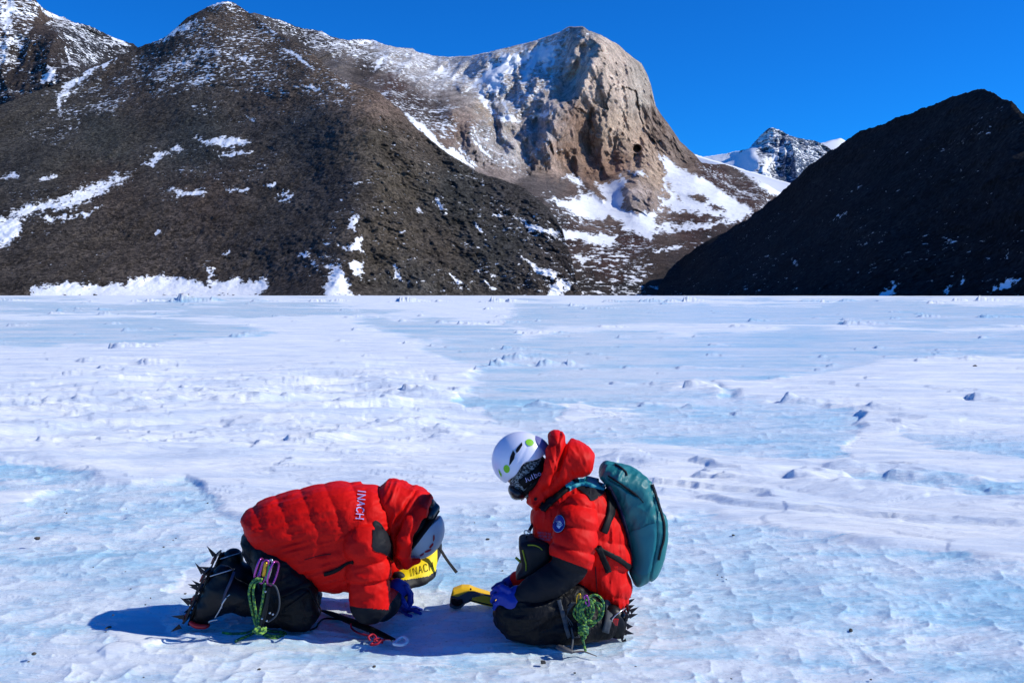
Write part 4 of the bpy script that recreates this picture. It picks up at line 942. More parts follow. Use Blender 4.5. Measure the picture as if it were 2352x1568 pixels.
def hero_body(parent, joints, head_c, head_ax, face_dir):
    """one continuous body under the clothes, head with brow, nose, lips and ears"""
    J = joints
    side = np.cross(face_dir, head_ax); side /= np.linalg.norm(side)
    hc = np.array(head_c); fd = np.array(face_dir, float); fd /= np.linalg.norm(fd); ha = np.array(head_ax, float); ha /= np.linalg.norm(ha)
    def f(P):
        d, _ = chain(P, J['spine'], .04)
        for k in ('arm_a', 'arm_b', 'leg_a', 'leg_b'): d = smin(d, chain(P, J[k], .02)[0], .03)
        hd = ell(P, hc, (.072, .088, .108), [side, fd, ha])
        hd = smin(hd, ell(P, hc - ha * .055 + fd * .02, (.052, .062, .06), [side, fd, ha]), .03)
        hd = smin(hd, cap(P, hc + fd * .088 + ha * .0, hc + fd * .106 - ha * .03, .009, .014)[0], .01)
        for sg in (-1, 1):
            hd = smax(hd, -(np.linalg.norm(P - (hc + fd * .092 + side * .032 * sg + ha * .004), axis=1) - .014), .01)
            hd = smin(hd, ell(P, hc + fd * .078 + side * .031 * sg + ha * .004, (.012, .012, .010), [side, fd, ha]), .002)
            hd = smin(hd, ell(P, hc + side * .076 * sg - ha * .01 - fd * .005, (.008, .018, .030), [side, fd, ha]), .005)
        hd = smin(hd, cap(P, hc + fd * .085 - ha * .058 + side * .02, hc + fd * .085 - ha * .058 - side * .02, .007, .007)[0], .004)
        d = smin(d, hd, .03)
        return d
    pts = [p for k in J for p, _ in J[k]] + [hc]
    return soft('body', f, pts, .14, .009, M['skin'], parent)

def crampon(parent, sole_a, sole_b, side_dir, out_dir, tips, frame_w=.045, name='crampon'):
    """steel frame rails, cross bars and flat spikes on a boot sole"""
    a = np.array(sole_a); b = np.array(sole_b); sdv = np.array(side_dir, float); sdv /= np.linalg.norm(sdv); od = np.array(out_dir, float); od /= np.linalg.norm(od)
    mb = MB()
    for sg in (-1, 1):
        mb.box((a + b) / 2 + sdv * frame_w * sg + od * .002, (b - a) / 2 * .9, sdv * .003, od * .004)
    for t in (.05, .3, .62, .95):
        mb.box(a + (b - a) * t + od * .006, (b - a) / np.linalg.norm(b - a) * .010, sdv * frame_w, od * .004)
    L = (b - a) / np.linalg.norm(b - a)
    for (t, sg, ln, lean) in tips:
        base = a + (b - a) * t + sdv * frame_w * sg + od * .012
        mb.cone(base, base + od * ln * .82 + L * lean, .0115, L, .0022)
    return mb.build(name, M['steel'], parent, smooth=False)

# ================================================================== PERSON bent low over the ice (left)
PL = thing('person', 'person in red down jacket bent low on knees and elbows, head down in grey helmet', 'person', G(640, 1440), 'researchers kneeling on the ice')
YL = 4.78
torsoL = [(565, 1187), (573, 1170), (620, 1146), (648, 1139), (679, 1129), (712, 1122), (748, 1114), (780, 1112), (813, 1114), (843, 1119), (872, 1124), (905, 1150), (915, 1200), (905, 1260), (885, 1300),
          (850, 1335), (800, 1348), (747, 1346), (715, 1337), (690, 1327), (662, 1308), (640, 1292), (614, 1274), (596, 1248), (581, 1227)]
armLn = [(W(840, 1222, 4.62), .088), (W(842, 1252, 4.56), .098), (W(846, 1320, 4.58), .101), (W(849, 1384, 4.56), .088)]
foreLn = [(W(850, 1388, 4.56), .082), (W(880, 1388, 4.66), .068), (W(906, 1372, 4.78), .052)]
armLf = [(W(860, 1215, 4.98), .10), (W(880, 1300, 5.02), .09), (W(890, 1375, 5.04), .08)]
foreLf = [(W(890, 1375, 5.04), .075), (W(915, 1380, 5.0), .055), (W(930, 1378, 4.97), .045)]
def slantL(u, v): return (u - .42 * (v - 1120) - 625) / 62.0
def f_torsoL(P):
    d = inflate(P, torsoL, YL, .235, .17, 3, .2)
    u, v = uvof(P)
    ph = slantL(u, v) + .05 * n3(P, 4, 4, 4, 2, 21)
    d = d + puff(ph, .0125, .5) * (.6 + .5 * n3(P, 3, 3, 3, 2, 77)) - .008
    wr = ridged(ph * .8 + v * .004, v * .075 + u * .02, P[:, 1] * 7, o=3, seed=22)
    return d - (wr - .5) * .009 + .0015 * n3(P, 30, 30, 30, 2, 23)
def f_armLn(P):
    d, s = chain(P, armLn, .04)
    d2, s2 = chain(P, foreLn, .03)
    d = d + puff((s - .02) / .115, .016); d = smin(d, d2, .04)
    wr = ridged(P[:, 0] * 13 + P[:, 2] * 9, P[:, 2] * 24 - P[:, 0] * 8, P[:, 1] * 9, o=3, seed=24)
    return d - (wr - .5) * .008
def f_armLf(P):
    d, s = chain(P, armLf, .04); d2, _ = chain(P, foreLf, .03)
    return smin(d + puff(s / .115, .014), d2, .03)
def f_jacketL(P):
    d = smin(f_torsoL(P), f_armLn(P), .005); d = smin(d, f_armLf(P), .03)
    # open hem
    return d
def elbowL(ce):
    u, v = uvof(ce)
    low = (v > 1392 + .10 * (u - 807) - .0006 * (u - 850) ** 2) | ((u > 893) & (v > 1390 - (u - 893) * 1.4))
    return low & (ce[:, 2] < .34) & (u > 780)
elbowL.__name__ = 'elbow_patch'; elbowL.mat = M['panel']
elbowL.__dict__['mat'] = M['panel']
allJ = [W(q[0], q[1], YL) for q in torsoL] + [W(700, 1200, 4.5), W(700, 1200, 5.05)] + [p for p, _ in armLn + foreLn + armLf + foreLf]
jL = soft('jacket', f_jacketL, allJ, .11, .0055, M['red'], PL, split=elbowL)
# shoulder panel and back yoke
decal('shoulder_panel', f_jacketL, dens([(858, 1196), (872, 1200), (884, 1216), (900, 1240), (910, 1262), (905, 1290), (896, 1282), (880, 1270), (857, 1262), (856, 1230)], 3), M['panel'], PL, off=.003)
lettering('jacket_lettering', f_jacketL, 'INACH', (823, 1126), (-1.4, 16.0), (17.0, 2.2), 2.1, M['letter'], PL, gap=.3, off=.004, wid=.62)
0 and lettering('jacket_lettering', f_jacketL, 'IN', (836, 1122), (-.6, 15), (14.0, 1.4), 1.8, M['white'], PL, gap=.3, off=.004, wid=.62)
ribbon('waist_strap', f_jacketL, [(744, 1318), (760, 1314), (778, 1306), (796, 1294), (812, 1290)], .014, M['strap'], PL, off=.003)
ribbon('jacket_seam', f_jacketL, [(700, 1285), (730, 1276), (760, 1272)], .003, M['panel'], PL, off=.0)
# hood
hoodL = [(868, 1128), (876, 1116), (890, 1106), (902, 1104), (922, 1108), (942, 1117), (958, 1120), (975, 1128), (987, 1142), (982, 1160), (975, 1180), (955, 1204), (938, 1222), (930, 1240), (927, 1262), (934, 1290), (925, 1298), (912, 1290), (903, 1262), (892, 1236), (876, 1210), (866, 1180), (863, 1150)]
cavL = W(975, 1225, 4.78)
rimLn = [(W(984, 1146, 4.74), .026), (W(966, 1172, 4.66), .034), (W(944, 1204, 4.615), .036), (W(929, 1240, 4.60), .034), (W(926, 1268, 4.61), .030), (W(936, 1296, 4.66), .024)]
rimLf = [(W(984, 1146, 4.80), .026), (W(966, 1172, 4.90), .034), (W(944, 1204, 4.95), .036), (W(935, 1250, 4.95), .03)]
def f_hoodL(P):
    d = inflate(P, hoodL, 4.78, .165, .12, 3)
    d = smin(d, chain(P, rimLn, .02)[0], .012); d = smin(d, chain(P, rimLf, .02)[0], .02)
    d = smin(d, cap(P, W(940, 1292, 4.66), W(960, 1287, 4.68), .02, .012)[0], .01)
    d = smax(d, -ell(P, cavL, (.125, .13, .125)), .02)
    u, v = uvof(P)
    wr = ridged((u + v * .35) * .045, (v - u * .3) * .014, P[:, 1] * 6, o=3, seed=26)
    cr = np.exp(-((u - 958 + (v - 1120) * .62) / 5.0) ** 2) * sstep(1118, 1135, v) * sstep(1215, 1180, v)
    return d - (wr - .5) * .013 + .018 * cr + .001 * n3(P, 25, 25, 25, 2, 27)
soft('hood', f_hoodL, [W(q[0], q[1], 4.78) for q in hoodL] + [W(930, 1200, 4.55), W(930, 1200, 5.0)], .06, .005, M['red'], PL)
# balaclava, goggle strap, helmet
f_balL = lambda P: smin(ell(P, W(958, 1208, 4.78), (.090, .105, .105)), cap(P, W(925, 1200, 4.78), W(950, 1245, 4.78), .07, .075)[0], .03) + .003 * n3(P, 40, 40, 40, 2, 2)
soft('balaclava', f_balL, [W(958, 1208, 4.78), W(925, 1200, 4.78)], .14, .006, M['strap'], PL)
lineL = np.array(W(938, 1270, 4.78)) - np.array(W(1000, 1185, 4.78)); lineL /= np.linalg.norm(lineL)
crL = np.cross(lineL, (0, -1, 0)); crL /= np.linalg.norm(crL)
if crL[0] < 0: crL = -crL
cL = np.array(W(969, 1227, 4.78))
axL = [lineL, (0, 1, 0), crL]
def f_helL(P):
    q = P - cL; a = q @ crL; l = q @ lineL
    d = ell(P, cL - crL * .012, (.132, .120, .114), axL)
    cut = -(a - .004 - .020 * np.cos((l) * 16) + .01)
    # brim edge: lower at the sides
    d = smax(d, -(a + .012 - .03 * np.clip(l / .12, -1, 1) ** 2), .006)
    rib = np.abs(np.sin((l * 1.0 + .01) * 34)) ** 6
    return d
soft('helmet', f_helL, [tuple(cL)], .17, .004, M['helmetg'], PL)
for poly in [[(996, 1221), (999, 1218), (1000, 1228), (996, 1234)], [(986, 1246), (996, 1236), (996, 1242), (989, 1249)], [(975, 1256), (991, 1250), (989, 1255), (978, 1259)], [(963, 1264), (974, 1259), (971, 1264), (965, 1267)]]:
    decal('vent', f_helL, dens([((q[0] - 980) * .9 + 980, q[1] + 9) for q in poly], 2), M['steelred'], PL, off=.002, n=4)
gs = MB(); gs.tube([W(1003, 1172, 4.76), W(985, 1200, 4.70), W(962, 1232, 4.67), W(940, 1262, 4.67)], [.018, .020, .018, .015], 10, 6, flat=.5)
gs.build('goggle_strap', M['strap'], PL)
f_bkL = lambda P: smax(smin(cap(P, W(985, 1152, 4.74), W(992, 1160, 4.86), .026, .026)[0], cap(P, W(1000, 1166, 4.76), W(988, 1184, 4.70), .022, .02)[0], .02), np.abs(P[:, 1] - 4.78) - .12, .01)
soft('goggles', f_bkL, [W(992, 1165, 4.74), W(992, 1165, 4.86)], .08, .005, M['frame'], PL)
# trousers
thL = [(W(612, 1252, 4.72), .108), (W(640, 1300, 4.65), .108), (W(676, 1362, 4.60), .098), (W(690, 1402, 4.60), .088)]
shL = [(W(688, 1404, 4.60), .086), (W(630, 1394, 4.62), .084), (W(575, 1380, 4.64), .074), (W(545, 1374, 4.65), .062)]
thF = [(W(618, 1250, 4.86), .105), (W(655, 1310, 4.97), .10), (W(700, 1375, 4.98), .085)]
shF = [(W(698, 1378, 4.98), .082), (W(620, 1360, 4.98), .075), (W(545, 1340, 4.98), .055)]
def f_trL(P):
    d = smin(chain(P, thL, .04)[0], chain(P, shL, .03)[0], .03)
    d = smin(d, chain(P, thF, .04)[0], .06); d = smin(d, chain(P, shF, .03)[0], .03)
    d = smin(d, cap(P, W(612, 1250, 4.72), W(612, 1250, 4.86), .108, .108)[0], .04)
    wr = ridged(P[:, 0] * 8 + P[:, 2] * 9, P[:, 2] * 12 - P[:, 0] * 5, P[:, 1] * 8, o=3, seed=29)
    return np.maximum(d - (wr - .5) * .018, -(P[:, 2] - .012))
soft('trousers', f_trL, [p for p, _ in thL + shL + thF + shF], .15, .0065, M['trouser'], PL)
ribbon('thigh_strap', f_trL, [(640, 1368), (662, 1360), (688, 1347), (715, 1340)], .020, M['strap'], PL, off=.004)
ribbon('knee_strap', f_trL, [(655, 1398), (676, 1384), (700, 1366), (716, 1358)], .014, M['strap'], PL, off=.004)
# boots
def make_boot(parent, du, dv, Yb, near=True):
    q = lambda u, v, dy=0: W(u + du, v + dv, Yb + dy)
    def f(P):
        d, _ = chain(P, [(q(458, 1421), .042), (q(474, 1390), .052), (q(495, 1350), .052), (q(508, 1322), .048)], .03)
        d = smin(d, chain(P, [(q(497, 1365), .058), (q(525, 1366), .066), (q(552, 1372), .062)], .03)[0], .03)
        d = smin(d, cap(P, q(474, 1398), q(510, 1385), .045, .055)[0], .03)
        # flat sole
        a = np.array(q(433, 1433)); b = np.array(q(480, 1303)); L = (b - a) / np.linalg.norm(b - a); N = np.cross(L, (0, 1, 0)); N = N if N[0] < 0 else -N
        d = smax(d, (P - a) @ N, .01)
        return d + .003 * n3(P, 35, 35, 35, 2, 31)
    b_, = [soft('boot', f, [q(458, 1421), q(508, 1322), q(552, 1372)], .085, .005, M['boot'], parent)]
    a = np.array(q(433, 1433)); b = np.array(q(485, 1312)); L = (b - a) / np.linalg.norm(b - a); N = np.cross(L, (0, 1, 0)); N = N if N[0] < 0 else -N
    sole = MB(); sole.tube([a - L * .0 + N * .002, a + L * .09, a + L * .16 + N * .002, b - L * .06, b + N * .002], [.030, .044, .034, .038, .030], 12, 6); sole.V = [tuple(np.array(q) - N * ((np.array(q) - a) @ N) * .72) for q in sole.V]; sole.build('sole', M['rubber'], b_)
    crampon(b_, a + N * .018, b + N * .018, (0, 1, 0), N, [(-.04, -1, .04, -.045), (.13, -1, .070, -.020), (.38, -1, .066, .010), (.70, -1, .056, -.006), (.96, -1, .066, .030),
                                             (.02, 1, .05, -.03), (.26, 1, .06, .006), (.55, 1, .06, -.01), (.84, 1, .062, .014)])
    bars = MB()
    for t in (.12, .45, .85):
        bars = MB(); bars.box(a + L * t * np.linalg.norm(b - a) + N * .030, L * .017, np.array((0, .038, 0)), N * .003)
        bars.build('crampon_plate', M['steelred'], b_, smooth=False)
    bl = MB(); bl.tube([q(478, 1325, -.05), q(500, 1318, -.06), q(531, 1309, -.03), q(534, 1309, .04)], .0028, 6); bl.build('crampon_bail', M['bare'], b_)
    if near:
        tp = MB(); tp.tube([q(433, 1430, -.045), q(446, 1438, -.055), q(466, 1440, -.05), q(476, 1436, -.03)], [.010, .013, .012, .008], 8); tp.build('toe_bumper', M['redplastic'], b_)
        bk = MB(); bk.tube([q(490, 1420, -.055), q(502, 1400, -.066), q(512, 1378, -.07), q(524, 1366, -.068)], .0035, 6); bk.tube([q(476, 1430, -.05), q(484, 1426, -.058), q(496, 1424, -.056)], .006, 6)
        bk.tube([q(505, 1398, -.066), q(507, 1388, -.072), q(516, 1374, -.074)], .004, 6)
        bk.build('crampon_buckle', M['bare'], b_)
        st = MB(); st.tube([q(534, 1314, -.05), q(526, 1335, -.068), q(514, 1362, -.07), q(505, 1388, -.068)], [.008, .009, .009, .008], 8, flat=.4); st.build('crampon_strap', M['bootblue'], b_)
    return b_
make_boot(PL, 4, -2, 4.62)
make_boot(PL, 28, -42, 4.95, False)
# gloved hands
wr_ = W(908, 1368, 4.76)
hand('glove', wr_, W(925, 1350, 4.80), .036,
     [[(W(932, 1346, 4.77), .0115), (W(941, 1362, 4.77), .0105), (W(940, 1380, 4.78), .0095), (W(934, 1390, 4.79), .0085)],
      [(W(934, 1345, 4.80), .0115), (W(945, 1363, 4.80), .0105), (W(945, 1383, 4.81), .0095), (W(938, 1396, 4.82), .0085)],
      [(W(934, 1346, 4.83), .0115), (W(945, 1364, 4.84), .0100), (W(946, 1382, 4.85), .0095), (W(941, 1392, 4.86), .0085)],
      [(W(931, 1348, 4.86), .0105), (W(941, 1364, 4.88), .0095), (W(942, 1378, 4.89), .0085)]],
     [(W(916, 1362, 4.75), .013), (W(926, 1380, 4.73), .012), (W(934, 1392, 4.73), .0095)], PL, M['glove'], cuff=[(W(905, 1372, 4.76), .040), (W(912, 1346, 4.79), .040)])
hand('glove', W(915, 1398, 4.95), W(932, 1398, 4.93), .030,
     [[(W(940, 1398, 4.90), .0105), (W(953, 1402, 4.88), .0095), (W(966, 1408, 4.87), .0085)], [(W(942, 1396, 4.93), .0105), (W(956, 1399, 4.92), .0100), (W(971, 1404, 4.91), .0085)],
      [(W(942, 1395, 4.96), .0105), (W(957, 1396, 4.96), .0095), (W(969, 1400, 4.96), .0085)], [(W(940, 1394, 4.98), .0095), (W(952, 1394, 4.99), .0085), (W(961, 1397, 5.0), .008)]],
     [(W(925, 1404, 4.90), .012), (W(934, 1412, 4.86), .0105), (W(944, 1414, 4.84), .009)], PL, M['glove'])
hero_body(PL, {'spine': [(W(624, 1245, 4.78), .07), (W(700, 1225, 4.78), .10), (W(800, 1215, 4.78), .12), (W(860, 1200, 4.78), .08), (W(930, 1208, 4.78), .05)],
               'arm_a': [(W(830, 1215, 4.64), .05), (W(848, 1380, 4.57), .04), (W(904, 1370, 4.76), .028)], 'arm_b': [(W(855, 1215, 4.95), .05), (W(890, 1375, 5.04), .04), (W(925, 1382, 4.97), .028)],
               'leg_a': [(W(624, 1262, 4.74), .07), (W(688, 1398, 4.60), .06), (W(550, 1376, 4.65), .04), (W(478, 1400, 4.62), .03)], 'leg_b': [(W(628, 1262, 4.86), .07), (W(698, 1375, 4.98), .06), (W(560, 1342, 4.98), .04), (W(505, 1350, 4.95), .03)]},
          W(962, 1212, 4.78), crL, lineL * .8 + np.array((-.3, 0, -.6)))
# harness gear, each piece hanging from the harness
def biner(name, label, pts, mt, r=.0052, gate=None, group='carabiners on the harness of the bent person'):
    mb = MB(); mb.tube(pts, r, 8, 5, closed=True); o = mb.build(name, mt)
    o['label'] = label; o['category'] = 'carabiner'; o['group'] = group
    if gate:
        g = MB(); cylr(g, (Vector(gate[0]) + Vector(gate[1])) / 2, Vector(gate[1]) - Vector(gate[0]), .0085, (Vector(gate[1]) - Vector(gate[0])).length, 10)
        g.build('gate_sleeve', gate[2], o)
    return o
def oval(cu, cv, ru, rv, ang, Y, tilt=0, n=10):
    out = []
    for k in range(n):
        t = 2 * math.pi * k / n; a = ru * math.copysign(abs(math.cos(t)) ** .7, math.cos(t)); b = rv * math.copysign(abs(math.sin(t)) ** .8, math.sin(t))
        out.append(W(cu + a * math.cos(ang) - b * math.sin(ang), cv + a * math.sin(ang) + b * math.cos(ang), Y + tilt * a / 500))
    return out
biner('carabiner', 'purple carabiner furthest left of the harness cluster, tilted', oval(594, 1305, 5, 24, .32, 4.475, 3), M['purple'])
biner('carabiner', 'pink carabiner with gold collar in the middle of the cluster', oval(606, 1312, 7, 27, .24, 4.465), M['purple'], gate=(W(611, 1290, 4.458), W(605, 1322, 4.458), M['gold']))
biner('carabiner', 'green gated carabiner beside the pink one', oval(617, 1308, 5, 24, .26, 4.472), M['bare'], gate=(W(620, 1296, 4.465), W(612, 1330, 4.465), M['greenm']))
biner('carabiner', 'large purple carabiner furthest right of the harness cluster', oval(627, 1316, 9, 28, .30, 4.465, 2), M['purple'])
# green cord sling from the carabiner down to the ice
rp = MB()
rp.tube([W(603, 1330, 4.455), W(590, 1328, 4.45), W(577, 1340, 4.45), W(572, 1362, 4.46), W(576, 1390, 4.47), W(583, 1420, 4.48), W(590, 1440, 4.45)], .0062, 8)
rp.tube([W(601, 1334, 4.46), W(588, 1336, 4.455), W(582, 1352, 4.455), W(583, 1378, 4.465), W(588, 1408, 4.47), W(592, 1440, 4.45)], .0062, 8)
rp.tube([W(608, 1338, 4.455), W(606, 1358, 4.45), W(602, 1385, 4.45), W(596, 1415, 4.46), W(594, 1442, 4.45)], .0062, 8)
for k in range(5):
    a = k * 1.3
    rp.tube([W(596 + 16 * math.cos(a), 1446 + 5 * math.sin(a), 4.42), W(592 - 8 * math.sin(a), 1450 + 5 * math.cos(a * 1.7), 4.40), W(600 - 14 * math.cos(a), 1444 - 6 * math.sin(a), 4.43)], .0062, 8)
def gp(u, v, z=.012): x, y, _ = G(u, v, z); return (x, y, z)
rp.tube([gp(585, 1447), gp(560, 1453), gp(530, 1454), gp(511, 1452)], .006, 8)
rp.tube([gp(583, 1452), gp(567, 1460), gp(552, 1466), gp(541, 1472)], .0065, 8)
rp.tube([gp(610, 1446), gp(630, 1449), gp(650, 1451), gp(656, 1456), gp(645, 1463), gp(625, 1465), gp(606, 1458)], .006, 8)
rp.tube([gp(605, 1452, .02), gp(622, 1459, .02), gp(640, 1459, .02), gp(650, 1453)], .006, 8)
o = rp.build('cord_sling', M['rope']); o['label'] = 'green speckled cord sling hanging from the purple carabiners down to a knot on the ice'; o['category'] = 'cord'
# ice tool holder hanging on the thigh
hd = MB(); hd.tube([W(616, 1345, 4.455), W(612, 1380, 4.448), W(605, 1415, 4.45), (W(599, 1438, 4.45))], [.016, .017, .017, .014], 10, 6, flat=.35)
o = hd.build('tool_holder', M['boot']); o['label'] = 'black plastic ice tool holder hanging on the near thigh below the carabiners'; o['category'] = 'tool holder'
lp = MB(); lp.tube([W(618, 1340, 4.45), W(633, 1346, 4.44), (W(641, 1370, 4.44)), W(641, 1395, 4.45), W(632, 1415, 4.45), W(615, 1428, 4.45)], .0042, 8); lp.build('holder_loop', M['greystrap'], o)
rv = MB()
for (u, v) in ((602, 1420), (613, 1425), (620, 1407), (627, 1410), (610, 1358)):
    rv = MB(); cylr(rv, W(u, v, 4.428), (0, -1, .2), .0045, .006, 10); rv.build('rivet', M['bare'], o)

# ------------------------------------------------------------------ ice axe lying on the ice
ax = thing('ice_axe', 'black shafted ice axe lying on the ice in front of the bent person', 'ice axe', gp(820, 1440))
s_ = MB(); s_.tube([gp(738, 1401, .02), gp(760, 1408, .02), gp(790, 1420, .022), gp(815, 1430, .024), gp(860, 1449, .024), gp(904, 1469, .022)], [.005, .014, .017, .020, .018, .012], 10, 5, flat=.8); s_.build('shaft', M['rubber'], ax)
s_ = MB(); s_.tube([gp(905, 1470, .02), gp(888, 1469, .02), gp(860, 1470, .018), gp(820, 1470, .012)], [.009, .008, .006, .002], 8, 4, flat=.45); s_.build('pick', M['bare'], ax)
s_ = MB(); s_.tube([gp(905, 1478, .02), gp(912, 1470, .02), gp(925, 1462, .03), gp(934, 1466, .03), gp(934, 1474, .022), gp(924, 1480, .018)], .0072, 8, 5, closed=True); s_.build('adze_loop', M['white'], ax)
cdx = MB(); cdx.tube([gp(806, 1432, .04), gp(808, 1442), gp(822, 1452), gp(845, 1459), gp(856, 1462, .03)], .0045, 8)
cdx.tube([gp(850, 1470, .02), gp(846, 1462, .035), gp(856, 1456, .04), gp(864, 1464, .03), gp(858, 1474, .02), gp(852, 1480, .015), gp(866, 1478, .02), gp(876, 1470, .03), gp(884, 1468, .03)], .0050, 8)
cdx.tube([gp(862, 1470, .03), gp(878, 1475, .015), gp(872, 1466, .03), gp(858, 1468, .03)], .0048, 8)
cdx.build('leash_cord', M['redcord'], ax)
cdx = MB(); cdx.tube([W(712, 1352, 4.52), W(722, 1374, 4.5), W(733, 1392, 4.46), W(736, 1405, 4.45), gp(728, 1420)], .0042, 8)
cdx.tube([gp(800, 1425, .03), gp(775, 1421, .015), gp(745, 1420), gp(732, 1430), gp(726, 1440), gp(712, 1446)], .0042, 8)
o = cdx.build('tether_cord', M['strap']); o['label'] = 'thin black tether cord curling from the knee to the ice axe'; o['category'] = 'cord'

# ------------------------------------------------------------------ yellow dry bag behind the helmet
yb = thing('dry_bag', 'yellow and black bag with hand-lettered INACH lying behind the grey helmet', 'bag', G(950, 1330))
bagp = [(903, 1318), (915, 1306), (930, 1290), (950, 1276), (975, 1262), (995, 1252), (1003, 1254), (1008, 1272), (1007, 1288), (1001, 1306), (1000, 1320), (985, 1328), (960, 1332), (935, 1337), (925, 1336), (912, 1328)]
YB = 5.05
zb_, xb_ = W(960, 1300, YB)[2], W(960, 1300, YB)[0]
def shear(P, x0, z0, kz, kx):
    Q = P.copy(); Q[:, 1] = P[:, 1] - kz * (P[:, 2] - z0) - kx * (P[:, 0] - x0); return Q
f_yb = lambda P: .62 * inflate(shear(P, xb_, zb_, 1.2, .55), bagp, YB, .09, .07, 2) + .004 * n3(P, 14, 14, 14, 3, 41) - .003 * ridged(P[:, 0] * 16 + P[:, 2] * 8, P[:, 2] * 10, P[:, 1] * 8, o=2, seed=42)
def bag_base(ce):
    u, v = uvof(ce); return (v > np.interp(u, [900, 935, 985, 1000, 1010], [1330, 1331, 1322, 1311, 1290])) | (u > 1004.5)
bag_base.mat = M['bag']
soft('bag_body', f_yb, [W(q[0], q[1], YB) for q in bagp] + [W(960, 1300, 4.86), W(960, 1300, 5.26)], .03, .005, M['yellow'], yb, split=bag_base)
lettering('bag_lettering', f_yb, 'INACH', (943, 1323), (12.6, -4.0), (-2.3, -16.0), 1.3, M['ink'], yb, gap=.33, off=.003, wid=.62)
s_ = MB(); s_.tube([W(1003, 1250, 5.04), W(1012, 1262, 5.03), W(1026, 1284, 5.02), W(1038, 1300, 5.01), W(1049, 1314, 5.0)], [.010, .012, .012, .012, .013], 8, 5, flat=.35); s_.build('bag_strap', M['strap'], yb)
s_ = MB(); s_.tube([W(905, 1320, 4.94), W(918, 1324, 4.93), W(932, 1330, 4.93)], [.018, .026, .014], 10, 5); s_.build('bag_handle', M['bag'], yb)

# ================================================================== PERSON sitting back on heels (right)
PR = thing('person', 'person sitting back on heels in red jacket, head bowed in white helmet and goggles', 'person', G(1290, 1465), 'researchers kneeling on the ice')
YR = 4.68
torsoR = [(1229, 1164), (1245, 1138), (1270, 1120), (1300, 1112), (1340, 1108), (1375, 1118), (1395, 1140), (1412, 1170), (1428, 1205), (1440, 1245), (1447, 1278), (1443, 1296), (1440, 1312), (1446, 1335), (1445, 1358), (1438, 1380), (1428, 1397), (1410, 1396),
          (1385, 1384), (1355, 1368), (1310, 1360), (1270, 1345), (1240, 1330), (1215, 1300), (1215, 1260), (1226, 1230), (1221, 1204), (1224, 1182)]
armRn = [(W(1327, 1178, 4.50), .090), (W(1323, 1215, 4.43), .095), (W(1316, 1262, 4.40), .098), (W(1314, 1290, 4.40), .086)]
foreRn = [(W(1312, 1300, 4.44), .086), (W(1268, 1330, 4.42), .074), (W(1225, 1355, 4.42), .058), (W(1196, 1369, 4.42), .046)]
armRf = [(W(1300, 1165, 4.82), .09), (W(1285, 1240, 4.84), .085), (W(1262, 1300, 4.85), .075)]
foreRf = [(W(1262, 1300, 4.85), .07), (W(1225, 1312, 4.86), .058), (W(1190, 1330, 4.87), .045)]
def f_torsoR(P):
    d = inflate(P, torsoR, YR, .185, .15, 3, .17)
    u, v = uvof(P)
    ph = (v - .18 * (u - 1400) - 1120) / 62.0 + .05 * n3(P, 4, 4, 4, 2, 61)
    d = d + puff(ph, .0135, .45) * (.7 + .4 * n3(P, 3, 3, 3, 2, 78)) - .008
    wr = ridged(u * .07, ph * .8 + u * .006, P[:, 1] * 6, o=3, seed=62)
    return d - (wr - .5) * .011 + .0015 * n3(P, 30, 30, 30, 2, 63)
def f_armRn(P):
    d, s = chain(P, armRn, .04); u, v = uvof(P)
    ph = (v - .30 * (u - 1300) + .0016 * (u - 1310) ** 2 - 1150) / 52.0 - .05
    d = d + puff(ph, .015)
    d2, _ = chain(P, foreRn, .03)
    wr = ridged(P[:, 0] * 11 - P[:, 2] * 6, P[:, 2] * 18 + P[:, 0] * 12, P[:, 1] * 9, o=3, seed=64)
    d = smin(d, d2 + .0, .035)
    # overlapping cuff edge of the red sleeve
    lip = (v - (1273 + (u - 1262) * .38 + .0 * u))
    d = d + .012 * sstep(0, 4, lip) * sstep(60, 30, lip)
    return d - (wr - .5) * .006
def f_armRf(P):
    d, s = chain(P, armRf, .04); d2, _ = chain(P, foreRf, .03)
    return smin(d + puff(s / .115, .014), d2 + .0, .03) - .006 * (ridged(P[:, 0] * 14, P[:, 2] * 14, P[:, 1] * 9, o=2, seed=65) - .5)
f_jacketR = lambda P: smin(smin(f_torsoR(P), f_armRn(P), .004), f_armRf(P), .03)
def forearm(ce):
    u, v = uvof(ce)
    dn = chain(ce, foreRn, .03)[0] < chain(ce, armRf + foreRf[1:], .03)[0]
    return (v > 1273 + (u - 1262) * .38) & (ce[:, 1] < 4.62) & (f_armRn(ce) < .01) & (f_torsoR(ce) > -.02) & dn & (u < 1350)
forearm.__name__ = 'forearm_sleeve'; forearm.mat = M['panel']
allR = [W(q[0], q[1], YR) for q in torsoR] + [W(1330, 1250, 4.4), W(1330, 1250, 4.98)] + [p for p, _ in armRn + foreRn + armRf + foreRf]
soft('jacket', f_jacketR, allR, .11, .0055, M['red'], PR, split=forearm)
decal('shoulder_panel', f_jacketR, dens([(1325, 1118), (1345, 1108), (1372, 1112), (1390, 1130), (1360, 1150), (1350, 1140), (1335, 1128)], 3), M['panel'], PR, off=.004)
